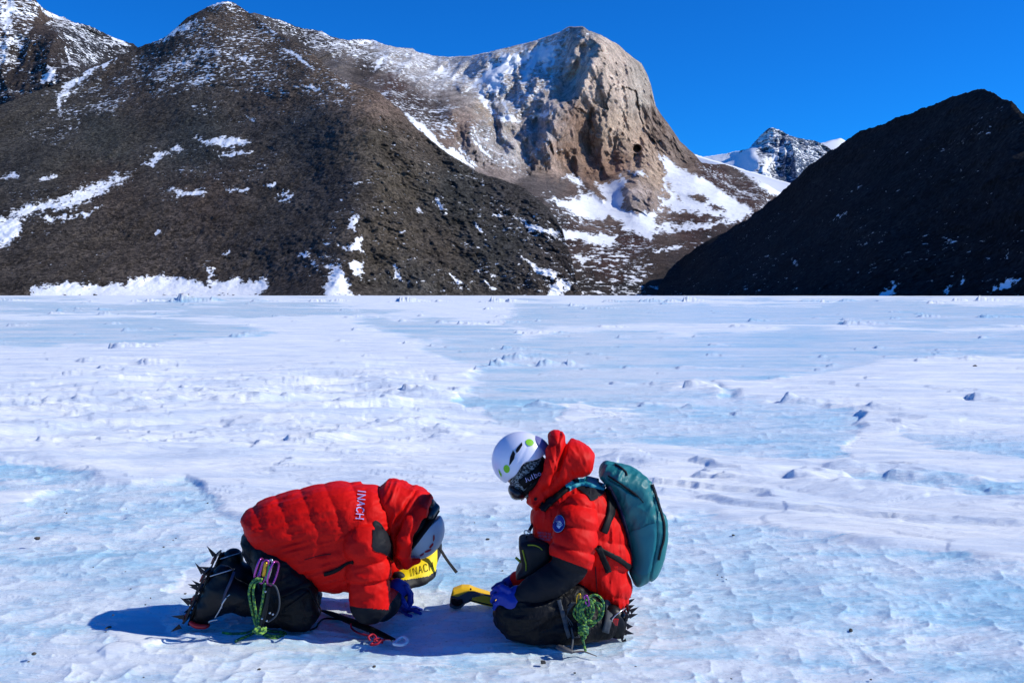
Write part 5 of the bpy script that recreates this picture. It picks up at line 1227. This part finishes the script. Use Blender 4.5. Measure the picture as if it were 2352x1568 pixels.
# badge: navy disc with a white continent and lettering
bd = decal('badge', f_jacketR, circ(1285, 1203, 14.5, 21, .18, 28), M['dark'], PR, off=.004)
decal('badge_rim', f_jacketR, circ(1285, 1203, 13.5, 19.8, .18, 28), M['white'], bd, off=.0048)
decal('badge_field', f_jacketR, circ(1285, 1203, 13.0, 19.2, .18, 28), M['badge'], bd, off=.0056)
decal('badge_map', f_jacketR, [(1279, 1195), (1281, 1199), (1284, 1196), (1289, 1196), (1293, 1200), (1294, 1206), (1290, 1210), (1286, 1215), (1283, 1212), (1280, 1208), (1281, 1203), (1278, 1199)], M['white'], bd, off=.0064, n=5)
lettering('badge_lettering', f_jacketR, 'ECA', (1280.5, 1207.5), (5.2, -.2), (.4, -5.2), 1.0, M['badge'], bd, gap=.3, off=.0074)
lettering('chest_lettering', f_jacketR, 'INSTITUTO', (1236, 1224), (3.6, .5), (-.2, -4.2), .9, M['letter_dim'], PR, gap=.35, off=.003)
lettering('chest_lettering', f_jacketR, 'ANTARTICO', (1238, 1231), (3.6, .5), (-.2, -4.2), .9, M['letter_dim'], PR, gap=.35, off=.003)
lettering('chest_lettering', f_jacketR, 'CHILENO', (1241, 1238), (3.6, .5), (-.2, -4.2), .9, M['letter_dim'], PR, gap=.35, off=.003)
ribbon('jacket_seam', f_jacketR, [(1368, 1300), (1369, 1325), (1372, 1362)], .003, M['panel'], PR, off=.0)
# hood and collar
hoodR = [(1209, 1150), (1216, 1138), (1226, 1120), (1238, 1098), (1248, 1070), (1256, 1045), (1261, 1020), (1259, 1004), (1266, 993), (1280, 991), (1293, 993), (1299, 1003), (1305, 1010), (1318, 1010), (1340, 1020), (1356, 1030), (1364, 1044), (1362, 1062), (1353, 1086), (1335, 1092), (1322, 1096), (1305, 1108),
         (1290, 1122), (1270, 1140), (1245, 1160), (1229, 1166), (1218, 1158)]
rimRn = [(W(1276, 1003, 4.66), .028), (W(1272, 1035, 4.585), .030), (W(1266, 1070, 4.555), .030), (W(1252, 1105, 4.56), .028), (W(1230, 1136, 4.60), .026), (W(1216, 1151, 4.64), .018)]
rimRf = [(W(1276, 1003, 4.70), .028), (W(1272, 1035, 4.78), .030), (W(1262, 1080, 4.81), .030), (W(1235, 1130, 4.78), .026), (W(1218, 1152, 4.72), .018)]
def f_hoodR(P):
    d = inflate(P, hoodR, 4.68, .135, .075, 3, .11)
    d = smin(d, chain(P, rimRn, .02)[0], .014); d = smin(d, chain(P, rimRf, .02)[0], .014)
    d = smax(d, -ell(P, W(1203, 1062, 4.68), (.122, .105, .14)), .015)
    u, v = uvof(P)
    wr = ridged((u * .8 - v * .25) * .05, (v * .35 + u * .2) * .022, P[:, 1] * 6, o=3, seed=66)
    cr = np.exp(-((u - 1303 + (v - 1010) * .30) / 4.5) ** 2) * sstep(1120, 1050, v)
    cr2 = np.exp(-((u - 1286 + (v - 1000) * .16) / 2.0) ** 2) * sstep(1150, 1100, v)
    return d - (wr - .5) * .012 + .024 * cr + .006 * cr2
soft('hood', f_hoodR, [W(q[0], q[1], 4.68) for q in hoodR] + [W(1300, 1050, 4.5), W(1300, 1050, 4.86)], .05, .005, M['red'], PR)
for (u, v) in ((1230, 1145), (1245, 1156)): decal('snap_button', f_hoodR, circ(u, v, 4, 4), M['dark'], PR, off=.003, n=3)
# head: fleece, goggles, helmet
hcR = np.array(W(1214, 1083, 4.68))
fr_ = np.array(W(1159, 1111, 4.68)); bk_ = np.array(W(1255, 1045, 4.68)); lR = (fr_ - bk_); lR /= np.linalg.norm(lR)
cR = np.cross(lR, (0, 1, 0)); cR = cR / np.linalg.norm(cR); cR = cR if cR[2] > 0 else -cR
axR = [lR, (0, 1, 0), cR]
f_fl = lambda P: smin(smin(ell(P, hcR, (.100, .088, .100), axR), cap(P, hcR - cR * .03 + lR * .03, hcR - cR * .085 + lR * .02, .066, .05)[0], .04), cap(P, hcR, W(1255, 1120, 4.68), .07, .07)[0], .04) + .0025 * n3(P, 45, 45, 45, 2, 5)
soft('face_fleece', f_fl, [tuple(hcR), W(1255, 1120, 4.68), tuple(hcR - cR * .1)], .12, .005, M['pattern'], PR)
st = ribbon('goggle_strap', f_fl, [(1198, 1112), (1212, 1101), (1228, 1090), (1242, 1078), (1254, 1062)], .046, M['strap'], PR, off=.004)
lettering('strap_lettering', f_fl, 'Julbo', (1209, 1105.5), (9.2, -4.4), (-3.8, -8.4), 1.1, M['letter'], st, gap=.32, off=.0085, wid=.55)
ribbon('goggle_strap_lower', f_fl, [(1205, 1132), (1218, 1120), (1232, 1108), (1245, 1098)], .020, M['strap'], PR, off=.004)
fd = (lR * .95 - cR * .45); fd /= np.linalg.norm(fd); upg = np.cross(fd, (0, 1, 0)); upg = upg if upg @ cR > 0 else -upg
gc = np.array(W(1188, 1127, 4.68))
axg = [fd, (0, 1, 0), upg]
def f_gf(P):
    a = ell(P, gc, (.036, .088, .046), axg); return smax(a, -ell(P, gc - fd * .045, (.05, .075, .06), axg), .01)
gg = soft('goggles', f_gf, [tuple(gc)], .11, .004, M['frame'], PR)
soft('lens', lambda P: ell(P, gc + fd * .008, (.034, .078, .036), axg), [tuple(gc)], .10, .004, M['lens'], gg)
ch = np.array(W(1193, 1053, 4.68))
def f_hR(P):
    q = P - ch; a = q @ cR; l = q @ lR; s = np.abs(q[:, 1])
    d = ell(P, ch, (.134, .114, .126), axR)
    # lower edge: low at brow and nape, lifted over the temple
    edge = -.046 + .030 * np.exp(-((l + .015) / .05) ** 2) * sstep(.03, .09, s) - .012 * sstep(.08, .13, l) 
    d = smax(d, -(a - edge), .005)
    fold = np.exp(-(((l + .02) * .5 + a * .9 - .012) / .008) ** 2) * sstep(.05, .09, s)
    ins = smax(ell(P, ch, (.126, .106, .118), axR), -(a - edge + .004), .004)
    return smax(d + .002 * fold, -ins, .002)
soft('helmet', f_hR, [tuple(ch)], .165, .004, M['helmetw'], PR)
f_hRo = lambda P: ell(P, ch, (.134, .114, .126), axR)
for poly in [[(1171, 1065), (1173, 1050), (1178, 1038), (1182, 1044), (1180, 1053), (1174, 1062)], [(1186, 1033), (1189, 1028), (1197, 1019), (1198, 1024), (1192, 1034), (1188, 1038)]]:
    c = np.mean(poly, 0); poly = [tuple(c + (np.array(q) - c) * 1.3) for q in poly]; rim = [tuple(c + (np.array(q) - c) * 1.15) for q in poly]
    vh = decal('vent', f_hRo, rim, M['white'], PR, off=.0015, n=5); decal('vent_opening', f_hRo, poly, M['dark'], vh, off=.0030, n=5)
for (u, v, rx, ry, ro) in ((1216.5, 1016, 9.5, 7.5, .35), (1164, 1076, 7.0, 9.2, -.2)): decal('sticker', f_hRo, circ(u, v, rx, ry, ro), M['green'], PR, off=.002, n=5)
decal('sticker', f_hRo, [(1146, 1076), (1150, 1084), (1153, 1089), (1152, 1095), (1148, 1088), (1146, 1082)], M['green'], PR, off=.002, n=4)
soft('helmet_nape', lambda P: smax(smax(ell(P, ch - lR * .018 - cR * .018, (.132, .108, .11), axR), -ell(P, ch - lR * .01 - cR * .01, (.125, .100, .104), axR), .003), smax((P - ch) @ lR + .112, -((P - ch) @ cR + .055), .004), .004), [tuple(ch)], .17, .004, M['helmetrear'], PR)
# trousers and legs folded under
thR = [(W(1365, 1392, 4.60), .095), (W(1300, 1390, 4.51), .108), (W(1215, 1402, 4.45), .098), (W(1176, 1408, 4.45), .088)]
shR = [(W(1190, 1428, 4.47), .090), (W(1230, 1442, 4.47), .082), (W(1310, 1440, 4.47), .086), (W(1385, 1436, 4.50), .070)]
thRf = [(W(1365, 1385, 4.78), .09), (W(1280, 1382, 4.80), .10), (W(1178, 1398, 4.80), .088)]
shRf = [(W(1182, 1408, 4.80), .08), (W(1290, 1412, 4.80), .075), (W(1390, 1406, 4.80), .06)]
def f_trR(P):
    d = smin(chain(P, thR, .04)[0], chain(P, shR, .03)[0], .02)
    d = smin(d, chain(P, thRf, .04)[0], .03); d = smin(d, chain(P, shRf, .03)[0], .03)
    wr = ridged(P[:, 0] * 7 + P[:, 2] * 5, P[:, 2] * 26 - P[:, 0] * 5, P[:, 1] * 8, o=3, seed=69)
    return np.maximum(d - (wr - .5) * .014, -(P[:, 2] - .008))
soft('trousers', f_trR, [p for p, _ in thR + shR + thRf + shRf], .15, .0065, M['trouser'], PR)
ribbon('calf_strap', f_trR, [(1396, 1378), (1399, 1400), (1396, 1425), (1390, 1450)], .032, M['greystrap'], PR, off=.005)
ribbon('harness_strap', f_trR, [(1283, 1376), (1288, 1395), (1294, 1415), (1300, 1440), (1308, 1462)], .018, M['greystrap'], PR, off=.006)
# boot with crampon behind
def bootR(du, dv, Yb, near):
    q = lambda u, v, dy=0: W(u + du, v + dv, Yb + dy)
    def f(P):
        d, _ = chain(P, [(q(1385, 1428), .060), (q(1408, 1424), .052), (q(1420, 1440), .045), (q(1416, 1455), .030)], .03)
        d = smin(d, cap(P, q(1405, 1408), q(1422, 1430), .04, .045)[0], .02)
        a = np.array(q(1443, 1400)); b = np.array(q(1432, 1458)); L = (b - a) / np.linalg.norm(b - a); N = np.cross(L, (0, 1, 0)); N = N if N[0] > 0 else -N
        return np.maximum(smax(d, (P - a) @ N, .01), -(P[:, 2] - .006)) + .002 * n3(P, 35, 35, 35, 2, 31)
    b_ = soft('boot', f, [q(1400, 1425), q(1420, 1450)], .09, .005, M['boot'], PR)
    a = np.array(q(1440, 1393)); b = np.array(q(1424, 1462)); L = (b - a) / np.linalg.norm(b - a); N = np.cross(L, (0, 1, 0)); N = N if N[0] > 0 else -N
    crampon(b_, a, b, (0, 1, 0), N, [(.05, -1, .040, -.03), (.20, -1, .045, -.02), (.55, -1, .035, -.01), (.72, -1, .05, .0), (.98, -1, .030, .02), (.1, 1, .035, -.02), (.4, 1, .04, -.01), (.65, 1, .045, 0), (.92, 1, .03, .01)], .040)
    if near:
        bl = MB(); bl.tube([q(1437, 1396, -.02), q(1424, 1404, -.06), q(1410, 1416, -.075), q(1405, 1428, -.07), q(1410, 1444, -.06), q(1432, 1450, -.03)], .0035, 6, 4); bl.build('crampon_bail', M['bare'], b_)
        rd = MB(); rd.box(q(1413, 1428, -.068), (.013, 0, 0), (0, .004, 0), (.003, 0, .016)); rd.build('crampon_buckle', M['redplastic'], b_, smooth=False, bevel=.003)
    return b_
bootR(0, 0, 4.52, True); bootR(-6, -20, 4.80, False)
# hands on the instrument
hand('glove', W(1192, 1369, 4.42), W(1166, 1371, 4.42), .037,
     [[(W(1150, 1354, 4.42), .0125), (W(1140, 1352, 4.44), .0115), (W(1131, 1361, 4.46), .0105), (W(1132, 1372, 4.48), .0095)],
      [(W(1149, 1366, 4.41), .0125), (W(1137, 1368, 4.42), .0115), (W(1131, 1379, 4.45), .0105), (W(1136, 1386, 4.48), .0095)],
      [(W(1150, 1379, 4.41), .0125), (W(1140, 1386, 4.41), .0115), (W(1136, 1396, 4.43), .0100), (W(1141, 1400, 4.46), .0092)],
      [(W(1155, 1391, 4.41), .0115), (W(1148, 1401, 4.41), .0105), (W(1150, 1410, 4.42), .0092)]],
     [(W(1168, 1355, 4.40), .0135), (W(1154, 1347, 4.42), .0125), (W(1143, 1350, 4.45), .0105)], PR, M['glove'],
     cuff=[(W(1188, 1366, 4.43), .044), (W(1176, 1382, 4.42), .046), (W(1158, 1404, 4.42), .018)], knu=[W(1150, 1356, 4.42), W(1149, 1368, 4.41), W(1151, 1380, 4.41), W(1157, 1392, 4.42)])
hand('glove', W(1186, 1330, 4.90), W(1166, 1340, 4.86), .032,
     [[(W(1154, 1338, 4.83), .0115), (W(1143, 1342, 4.81), .0105), (W(1132, 1350, 4.79), .0092)], [(W(1154, 1342, 4.80), .0115), (W(1144, 1350, 4.77), .0105), (W(1137, 1361, 4.75), .0092)],
      [(W(1155, 1338, 4.88), .0110), (W(1143, 1345, 4.87), .0105), (W(1136, 1357, 4.86), .0090)], [(W(1158, 1338, 4.91), .0105), (W(1147, 1346, 4.91), .0095), (W(1142, 1356, 4.90), .0085)]],
     [(W(1166, 1350, 4.80), .0125), (W(1154, 1358, 4.77), .0115), (W(1145, 1364, 4.74), .0095)], PR, M['glove'], cuff=[(W(1186, 1328, 4.91), .036), (W(1180, 1334, 4.89), .034)])
hero_body(PR, {'spine': [(W(1360, 1372, 4.70), .07), (W(1350, 1290, 4.68), .10), (W(1320, 1200, 4.68), .12), (W(1275, 1140, 4.68), .07), (W(1235, 1100, 4.68), .05)],
               'arm_a': [(W(1320, 1170, 4.54), .05), (W(1312, 1292, 4.45), .04), (W(1196, 1368, 4.42), .028)], 'arm_b': [(W(1298, 1165, 4.84), .05), (W(1262, 1298, 4.85), .04), (W(1188, 1330, 4.90), .028)],
               'leg_a': [(W(1355, 1390, 4.62), .06), (W(1185, 1412, 4.46), .06), (W(1385, 1436, 4.50), .04), (W(1415, 1445, 4.52), .03)], 'leg_b': [(W(1355, 1385, 4.76), .06), (W(1182, 1402, 4.80), .05), (W(1390, 1405, 4.80), .04), (W(1405, 1420, 4.80), .03)]},
          tuple(hcR - cR * .01), cR, fd)

# ------------------------------------------------------------------ backpack
bp_ = thing('backpack', 'teal backpack worn on the back of the upright kneeling person', 'backpack', W(1460, 1300, 4.7))
packp = [(1378, 1092), (1382, 1075), (1393, 1063), (1412, 1062), (1434, 1067), (1462, 1080), (1490, 1099), (1504, 1130), (1517, 1162), (1527, 1195), (1531, 1213), (1526, 1250), (1517, 1287), (1502, 1318), (1478, 1330), (1457, 1336), (1447, 1318), (1442, 1300), (1449, 1275), (1442, 1235), (1430, 1190), (1415, 1150), (1396, 1120)]
YP = 4.74
def f_pk(P):
    d = inflate(P, packp, YP, .155, .07, 3, .09); u, v = uvof(P)
    wr = ridged((u * .8 + v * .5) * .030, (v * .8 - u * .6) * .012, P[:, 1] * 5, o=3, seed=75)
    lid = np.exp(-((v - (1100 + (u - 1400) * .62)) / 3.0) ** 2) * sstep(1390, 1400, u) * sstep(1475, 1450, u)
    lid2 = np.exp(-((u - np.interp(v, [1090, 1180, 1250, 1330], [1488, 1508, 1508, 1492])) / 2.2) ** 2)
    return d - (wr - .5) * .018 * (1 - .8 * sstep(1215, 1225, v)) + .014 * lid + .008 * lid2
pk = soft('pack_body', f_pk, [W(q[0], q[1], YP) for q in packp] + [W(1460, 1200, 4.56), W(1460, 1200, 4.92)], .03, .005, M['teal'], bp_)
decal('side_pocket', f_pk, dens([(1447, 1223), (1470, 1214), (1506, 1200), (1508, 1240), (1504, 1280), (1494, 1310), (1475, 1320), (1458, 1305), (1452, 1260)], 2), M['tealflat'], bp_, off=.004)
ribbon('zip', f_pk, [(1398, 1092), (1420, 1106), (1440, 1120), (1460, 1134), (1478, 1154)], .004, M['dark'], bp_, off=.003)
ribbon('zip', f_pk, [(1412, 1066), (1425, 1074), (1436, 1083), (1440, 1092)], .005, M['dark'], bp_, off=.003)
ribbon('compression_strap', f_pk, [(1497, 1112), (1505, 1135), (1514, 1165), (1524, 1200), (1524, 1235), (1517, 1262), (1512, 1285)], .007, M['dark'], bp_, off=.003)
ribbon('back_padding', f_pk, [(1396, 1118), (1412, 1150), (1428, 1190), (1440, 1235), (1448, 1280), (1449, 1300)], .030, M['bootblue'], bp_, off=.006)
f_both = lambda P: np.minimum(np.minimum(f_jacketR(P), f_hoodR(P)), f_pk(P))
ribbon('shoulder_strap', f_both, [(1303, 1121), (1318, 1112), (1340, 1108), (1362, 1112), (1388, 1119)], .036, M['tealstrap'], bp_, off=.010, th=.006)
ribbon('shoulder_strap_lower', f_both, [(1397, 1122), (1402, 1150), (1400, 1180), (1392, 1205), (1384, 1222)], .030, M['strap'], bp_, off=.008, th=.004)
ribbon('strap_end', f_both, [(1372, 1255), (1382, 1275), (1390, 1294), (1397, 1313)], .026, M['strap'], bp_, off=.010, th=.003)
ribbon('waist_belt', f_both, [(1370, 1256), (1390, 1268), (1412, 1280), (1430, 1291), (1444, 1302)], .022, M['strap'], bp_, off=.008, th=.004)
ribbon('strap_webbing', f_both, [(1300, 1122), (1286, 1134), (1270, 1148), (1254, 1162), (1246, 1172)], .030, M['strap'], bp_, off=.008, th=.004)

# ------------------------------------------------------------------ chest pouch with its strap
cp = thing('chest_pouch', 'black pouch with lime piping hanging at the chest of the upright kneeling person', 'pouch', W(1225, 1310, 4.6))
chp = [(1192, 1244), (1198, 1236), (1212, 1233), (1235, 1232), (1258, 1236), (1270, 1250), (1268, 1275), (1256, 1290), (1240, 1308), (1222, 1318), (1200, 1320), (1186, 1322), (1187, 1310), (1196, 1292), (1194, 1268)]
YC = 4.60
f_cp = lambda P: inflate(P, chp, YC, .11, .045, 3) + .003 * n3(P, 20, 20, 20, 2, 71)
soft('pouch_body', f_cp, [W(q[0], q[1], YC) for q in chp] + [W(1230, 1280, 4.47), W(1230, 1280, 4.73)], .02, .005, M['bag'], cp)
ribbon('piping', f_cp, [(1201, 1262), (1205, 1278), (1209, 1295), (1209, 1310)], .0035, M['lime'], cp, off=.003)
ribbon('piping', f_cp, [(1212, 1252), (1226, 1252), (1238, 1256), (1246, 1263)], .0035, M['lime'], cp, off=.003)
s_ = MB(); s_.tube([W(1185, 1280, 4.56), W(1196, 1290, 4.54)], .006, 8, 2); s_.build('pull_tab', M['lime'], cp)
s_ = MB(); s_.tube([W(1228, 1196, 4.62), W(1220, 1210, 4.60), W(1214, 1222, 4.59)], .010, 8, 4, flat=.35); s_.tube([W(1212, 1225, 4.59), W(1207, 1238, 4.59)], .007, 8, 2, flat=.5); s_.build('pouch_strap', M['strap'], cp)
s_ = MB(); s_.tube([W(1205, 1218, 4.585), W(1217, 1219, 4.585), W(1216, 1226, 4.585), W(1206, 1226, 4.585)], .003, 6, 3, closed=True); s_.build('buckle', M['bare'], cp)

# ------------------------------------------------------------------ hand-held yellow instrument
ins = thing('handheld_instrument', 'yellow and grey hand-held measuring instrument held by its handle in blue gloves', 'instrument', W(1060, 1385, 4.92))
YI = 4.96
hp = [(1035, 1368), (1040, 1352), (1060, 1346), (1078, 1347), (1090, 1352), (1130, 1364), (1140, 1368), (1140, 1390), (1112, 1384), (1082, 1376), (1070, 1380), (1060, 1388), (1046, 1390), (1034, 1384)]
f_in = lambda P: .75 * inflate(shear(P, W(1080, 1365, YI)[0], W(1080, 1365, YI)[2], .55, .12), hp, YI, .034, .014, 1)
def grey_grip(ce):
    u, v = uvof(ce)
    mid = np.interp(u, [1030, 1050, 1075, 1090, 1150], [1366, 1370, 1358, 1357, 1372]); lo = np.interp(u, [1030, 1075, 1085, 1110, 1150], [1400, 1400, 1372, 1366, 1378])
    return (v > mid) & (v < lo)
grey_grip.mat = M['greyp']
soft('housing', f_in, [W(q[0], q[1], YI) for q in hp] + [W(1080, 1365, 4.80), W(1080, 1365, 5.02)], .012, .003, M['yellowp'], ins, split=grey_grip)
s_ = MB(); s_.tube([W(1043, 1374, 4.88), W(1043, 1381, 4.88), W(1052, 1384, 4.89), W(1062, 1379, 4.89)], [.014, .016, .016, .012], 10); s_.build('nose', M['rubber'], ins)
s_ = MB(); cylr(s_, W(1081, 1352, 4.885), (0, -1, 0), .005, .006, 12); s_.build('screw', M['steelred'], ins)
s_ = MB(); s_.tube([W(1078, 1377, 4.87), W(1110, 1385, 4.87), W(1138, 1391, 4.87)], .0035, 6); s_.build('lower_trim', M['rubber'], ins)

# ------------------------------------------------------------------ cord coil and webbing at the right hip
coil = thing('cord_coil', 'coil of green speckled cord hanging at the hip of the upright kneeling person', 'cord', W(1345, 1380, 4.4))
rc = MB(); rs = random.Random(5)
for k in range(7):
    cu, cv = 1342 + rs.uniform(-12, 22), 1402 + rs.uniform(-8, 8); ru, rv_ = rs.uniform(14, 27), rs.uniform(20, 33); ang = rs.uniform(-.6, .3); Y = 4.385 - .004 * k
    pts = [W(cu + ru * math.cos(t) * math.cos(ang) - rv_ * math.sin(t) * math.sin(ang) + rs.uniform(-2, 2), cv + ru * math.cos(t) * math.sin(ang) + rv_ * math.sin(t) * math.cos(ang), Y + rs.uniform(-.008, .008)) for t in [2 * math.pi * q / 9 for q in range(9)]]
    rc.tube(pts, .0058, 8, 5, closed=True)
rc.tube([W(1342, 1375, 4.37), W(1337, 1400, 4.36), W(1345, 1425, 4.36), W(1338, 1450, 4.36), W(1344, 1462, 4.36), W(1336, 1470, 4.36)], .0062, 8)
for k in range(3): rc.tube([W(1330, 1440 + 6 * k, 4.365), W(1340, 1436 + 6 * k, 4.35), W(1350, 1441 + 6 * k, 4.365), W(1340, 1446 + 6 * k, 4.37)], .006, 8, 5, closed=True)
rc.tube([W(1338, 1462, 4.36), W(1340, 1475, 4.37), W(1345, 1494, 4.34)], .0058, 8)
rc.build('cord_loops', M['rope'], coil)
sl = MB()
for k in range(4):
    sl.tube([W(1322 - 3 * k, 1382, 4.40), W(1306 - 3 * k, 1400 + 2 * k, 4.395), W(1298 + 4 * k, 1425, 4.39), W(1306 + 6 * k, 1450, 4.39), W(1318 + 4 * k, 1463, 4.385), W(1330, 1455, 4.39), W(1326 + k, 1430, 4.39)], .006, 8, 5, flat=.4)
o = sl.build('webbing_sling', M['greystrap']); o['label'] = 'grey webbing slings looped at the hip beside the green cord coil'; o['category'] = 'sling'
tl = MB(); tl.tube([W(1312, 1440, 4.38), W(1316, 1465, 4.37), gp(1312, 1496, .02)], [.014, .018, .012], 10, 4, flat=.3)
o = tl.build('webbing_tail', M['greystrap']); o['label'] = 'grey strap end hanging from the hip down to the ice'; o['category'] = 'strap'
biner('carabiner', 'small purple carabiner holding the green cord coil at the hip', oval(1348, 1378, 4, 12, -.3, 4.36), M['purple'], .0045, None, 'carabiners at the hip of the upright person')
biner('carabiner', 'small gold and silver carabiner left of the purple one at the hip', oval(1329, 1374, 4, 11, .1, 4.37), M['gold'], .0042, None, 'carabiners at the hip of the upright person')
px = thing('hammer', 'dark ice hammer with thin brown pick lying below the knee of the upright person', 'ice tool', gp(1310, 1497))
s_ = MB(); s_.tube([gp(1282, 1484, .03), gp(1296, 1490, .03), gp(1316, 1496, .02)], [.014, .016, .011], 8, 4, flat=.7); s_.build('hammer_head', M['greyp'], px)
s_ = MB(); s_.tube([gp(1316, 1497, .015), gp(1338, 1495, .015), gp(1355, 1500, .012), gp(1371, 1506, .008)], [.006, .006, .004, .003], 8, 4, flat=.5); s_.build('pick', M['stick'], px)
s_ = MB(); s_.box(gp(1290, 1487, .02), (.012, 0, 0), (0, .008, 0), (0, 0, .008)); s_.build('label_tag', M['white'], px, smooth=False, bevel=.002)

# ------------------------------------------------------------------ small stones scattered on the ice
def stone(seed, s):
    rs = np.random.RandomState(seed); import bmesh
    bm = bmesh.new(); bmesh.ops.create_icosphere(bm, subdivisions=2, radius=1)
    ax = np.array([1.0, .7 + .3 * rs.rand(), .45 + .2 * rs.rand()])
    k = rs.rand(4) * 9
    for v in bm.verts:
        c = np.array(v.co); n = 1 + .35 * float(vnoise(np.array([c[0] * 1.3 + k[0]]), np.array([c[1] * 1.3 + k[1]]), np.array([c[2] * 1.3 + k[2]]), seed)[0])
        v.co = Vector(c * ax * n * s)
    me = bpy.data.meshes.new('stone'); bm.to_mesh(me); bm.free(); me.materials.append(M['stone']); return me
big = [(85, 1234, .020, 'brown stone on the blue ice, the largest near the left edge'), (250, 1450, .014, 'small round stone left of the boots, beside the low snow ridge'), (1120, 1245, .013, 'dark chip on the ice between the two people'),
       (1149, 1258 + 30, .006, None), (1744, 1268, .015, 'flat brown stone on the ice right of the backpack'), (1815, 1287, .013, 'rounded dark stone just right of the flat brown one'), (1954, 1448, .013, 'orange-brown stone on rippled ice in the lower right'),
       (1988, 1452 + 70, .0, None), (1684, 1228, .013, 'brown chip at the snow edge above the backpack ice'), (1248, 1542, .014, 'brown chip near the bottom centre edge'), (395, 1508, .012, 'round dark stone below the bent person\'s boots'),
       (78, 1519, .012, 'dark stone close to the bottom left corner'), (1900 + 460, 1000, .0, None), (2240, 824, .05, 'dark block of rock far out on the ice to the right'), (2268, 940, .028, 'small upright dark stone on the snow at far right'), (2346, 1055, .022, 'dark stone on the blue ice patch at the right edge')]
small = [(150, 1170), (153, 1178), (148, 1176), (290, 1168), (477, 1155), (236, 1123), (196, 1292), (214, 1302), (288, 1312), (398, 1240), (404, 1236), (376, 1256), (586, 1228), (580, 1234), (565, 1250), (300, 1352), (346, 1373), (378, 1369), (425, 1363), (260, 1432 - 20),
         (244, 1478 - 35), (252, 1458), (243, 1451), (267, 1450), (232, 1462), (186, 1483), (178, 1483), (334, 1448 - 60), (505, 1510), (595, 1545 - 8), (330, 1585 - 30), (66, 1520), (598, 1550 - 10), (1154, 1310), (1648, 1320), (1658, 1325), (1668, 1330), (1690, 1447), (1680, 1558), (2000, 1560),
         (840, 1255 - 90), (1165, 1200), (1090, 1200), (1320, 1545), (860, 1530), (1460, 1530), (1200, 1220)]
for i, (u, v, s, lab) in enumerate(big):
    if s <= 0: continue
    x, y, _ = G(u, v); x, y, _ = G(u, v, ground_at(x, y)); z = ground_at(x, y)
    o = bpy.data.objects.new('stone', stone(100 + i, s * (1 if v > 1100 else 1))); C.objects.link(o); o.location = (x, y, z + s * .15); o.rotation_euler = (0, 0, i * 1.3)
    o['label'] = lab or 'tiny dark stone chip lying loose on the ice around the two people'; o['category'] = 'stone'; o['group'] = 'stones scattered on the ice'
meshes = [stone(200 + i, 1.0) for i in range(5)]
def chip_place(u, v):
    if v > 1500: return 'in the front row at bottom left' if u < 400 else ('below the bent person and the ice axe' if u < 950 else 'in the front row at bottom right')
    if u < 160 and v < 1200: return 'by the far left snow drift'
    if u < 300 and v < 1260: return 'in front of the snow drift on the far left'
    if u < 300 and v > 1400: return 'at the tip of the boot shadow'
    if u < 480 and v > 1340: return 'left of the crampons, above their shadow'
    if u < 480: return 'behind and left of the crampons'
    if u < 620 and v < 1270: return 'beside the small drift behind the bent person'
    if u < 1250 and v < 1260: return 'between the two people, behind the yellow bag'
    if u < 1250: return 'between the bag strap and the black pouch'
    return 'in the short row right of the backpack'

rs = random.Random(12)
for i, (u, v) in enumerate(small):
    s = rs.uniform(.0045, .008); x, y, _ = G(u, v); z = ground_at(x, y); x, y, _ = G(u, v, z)
    o = bpy.data.objects.new('stone', meshes[i % 5]); C.objects.link(o); o.location = (x, y, z + s * .2); o.scale = (s, s, s); o.rotation_euler = (0, 0, rs.uniform(0, 6))
    o['label'] = 'tiny stone chip on the ice ' + chip_place(u, v); o['category'] = 'stone'; o['group'] = 'tiny stone chips scattered on the ice'
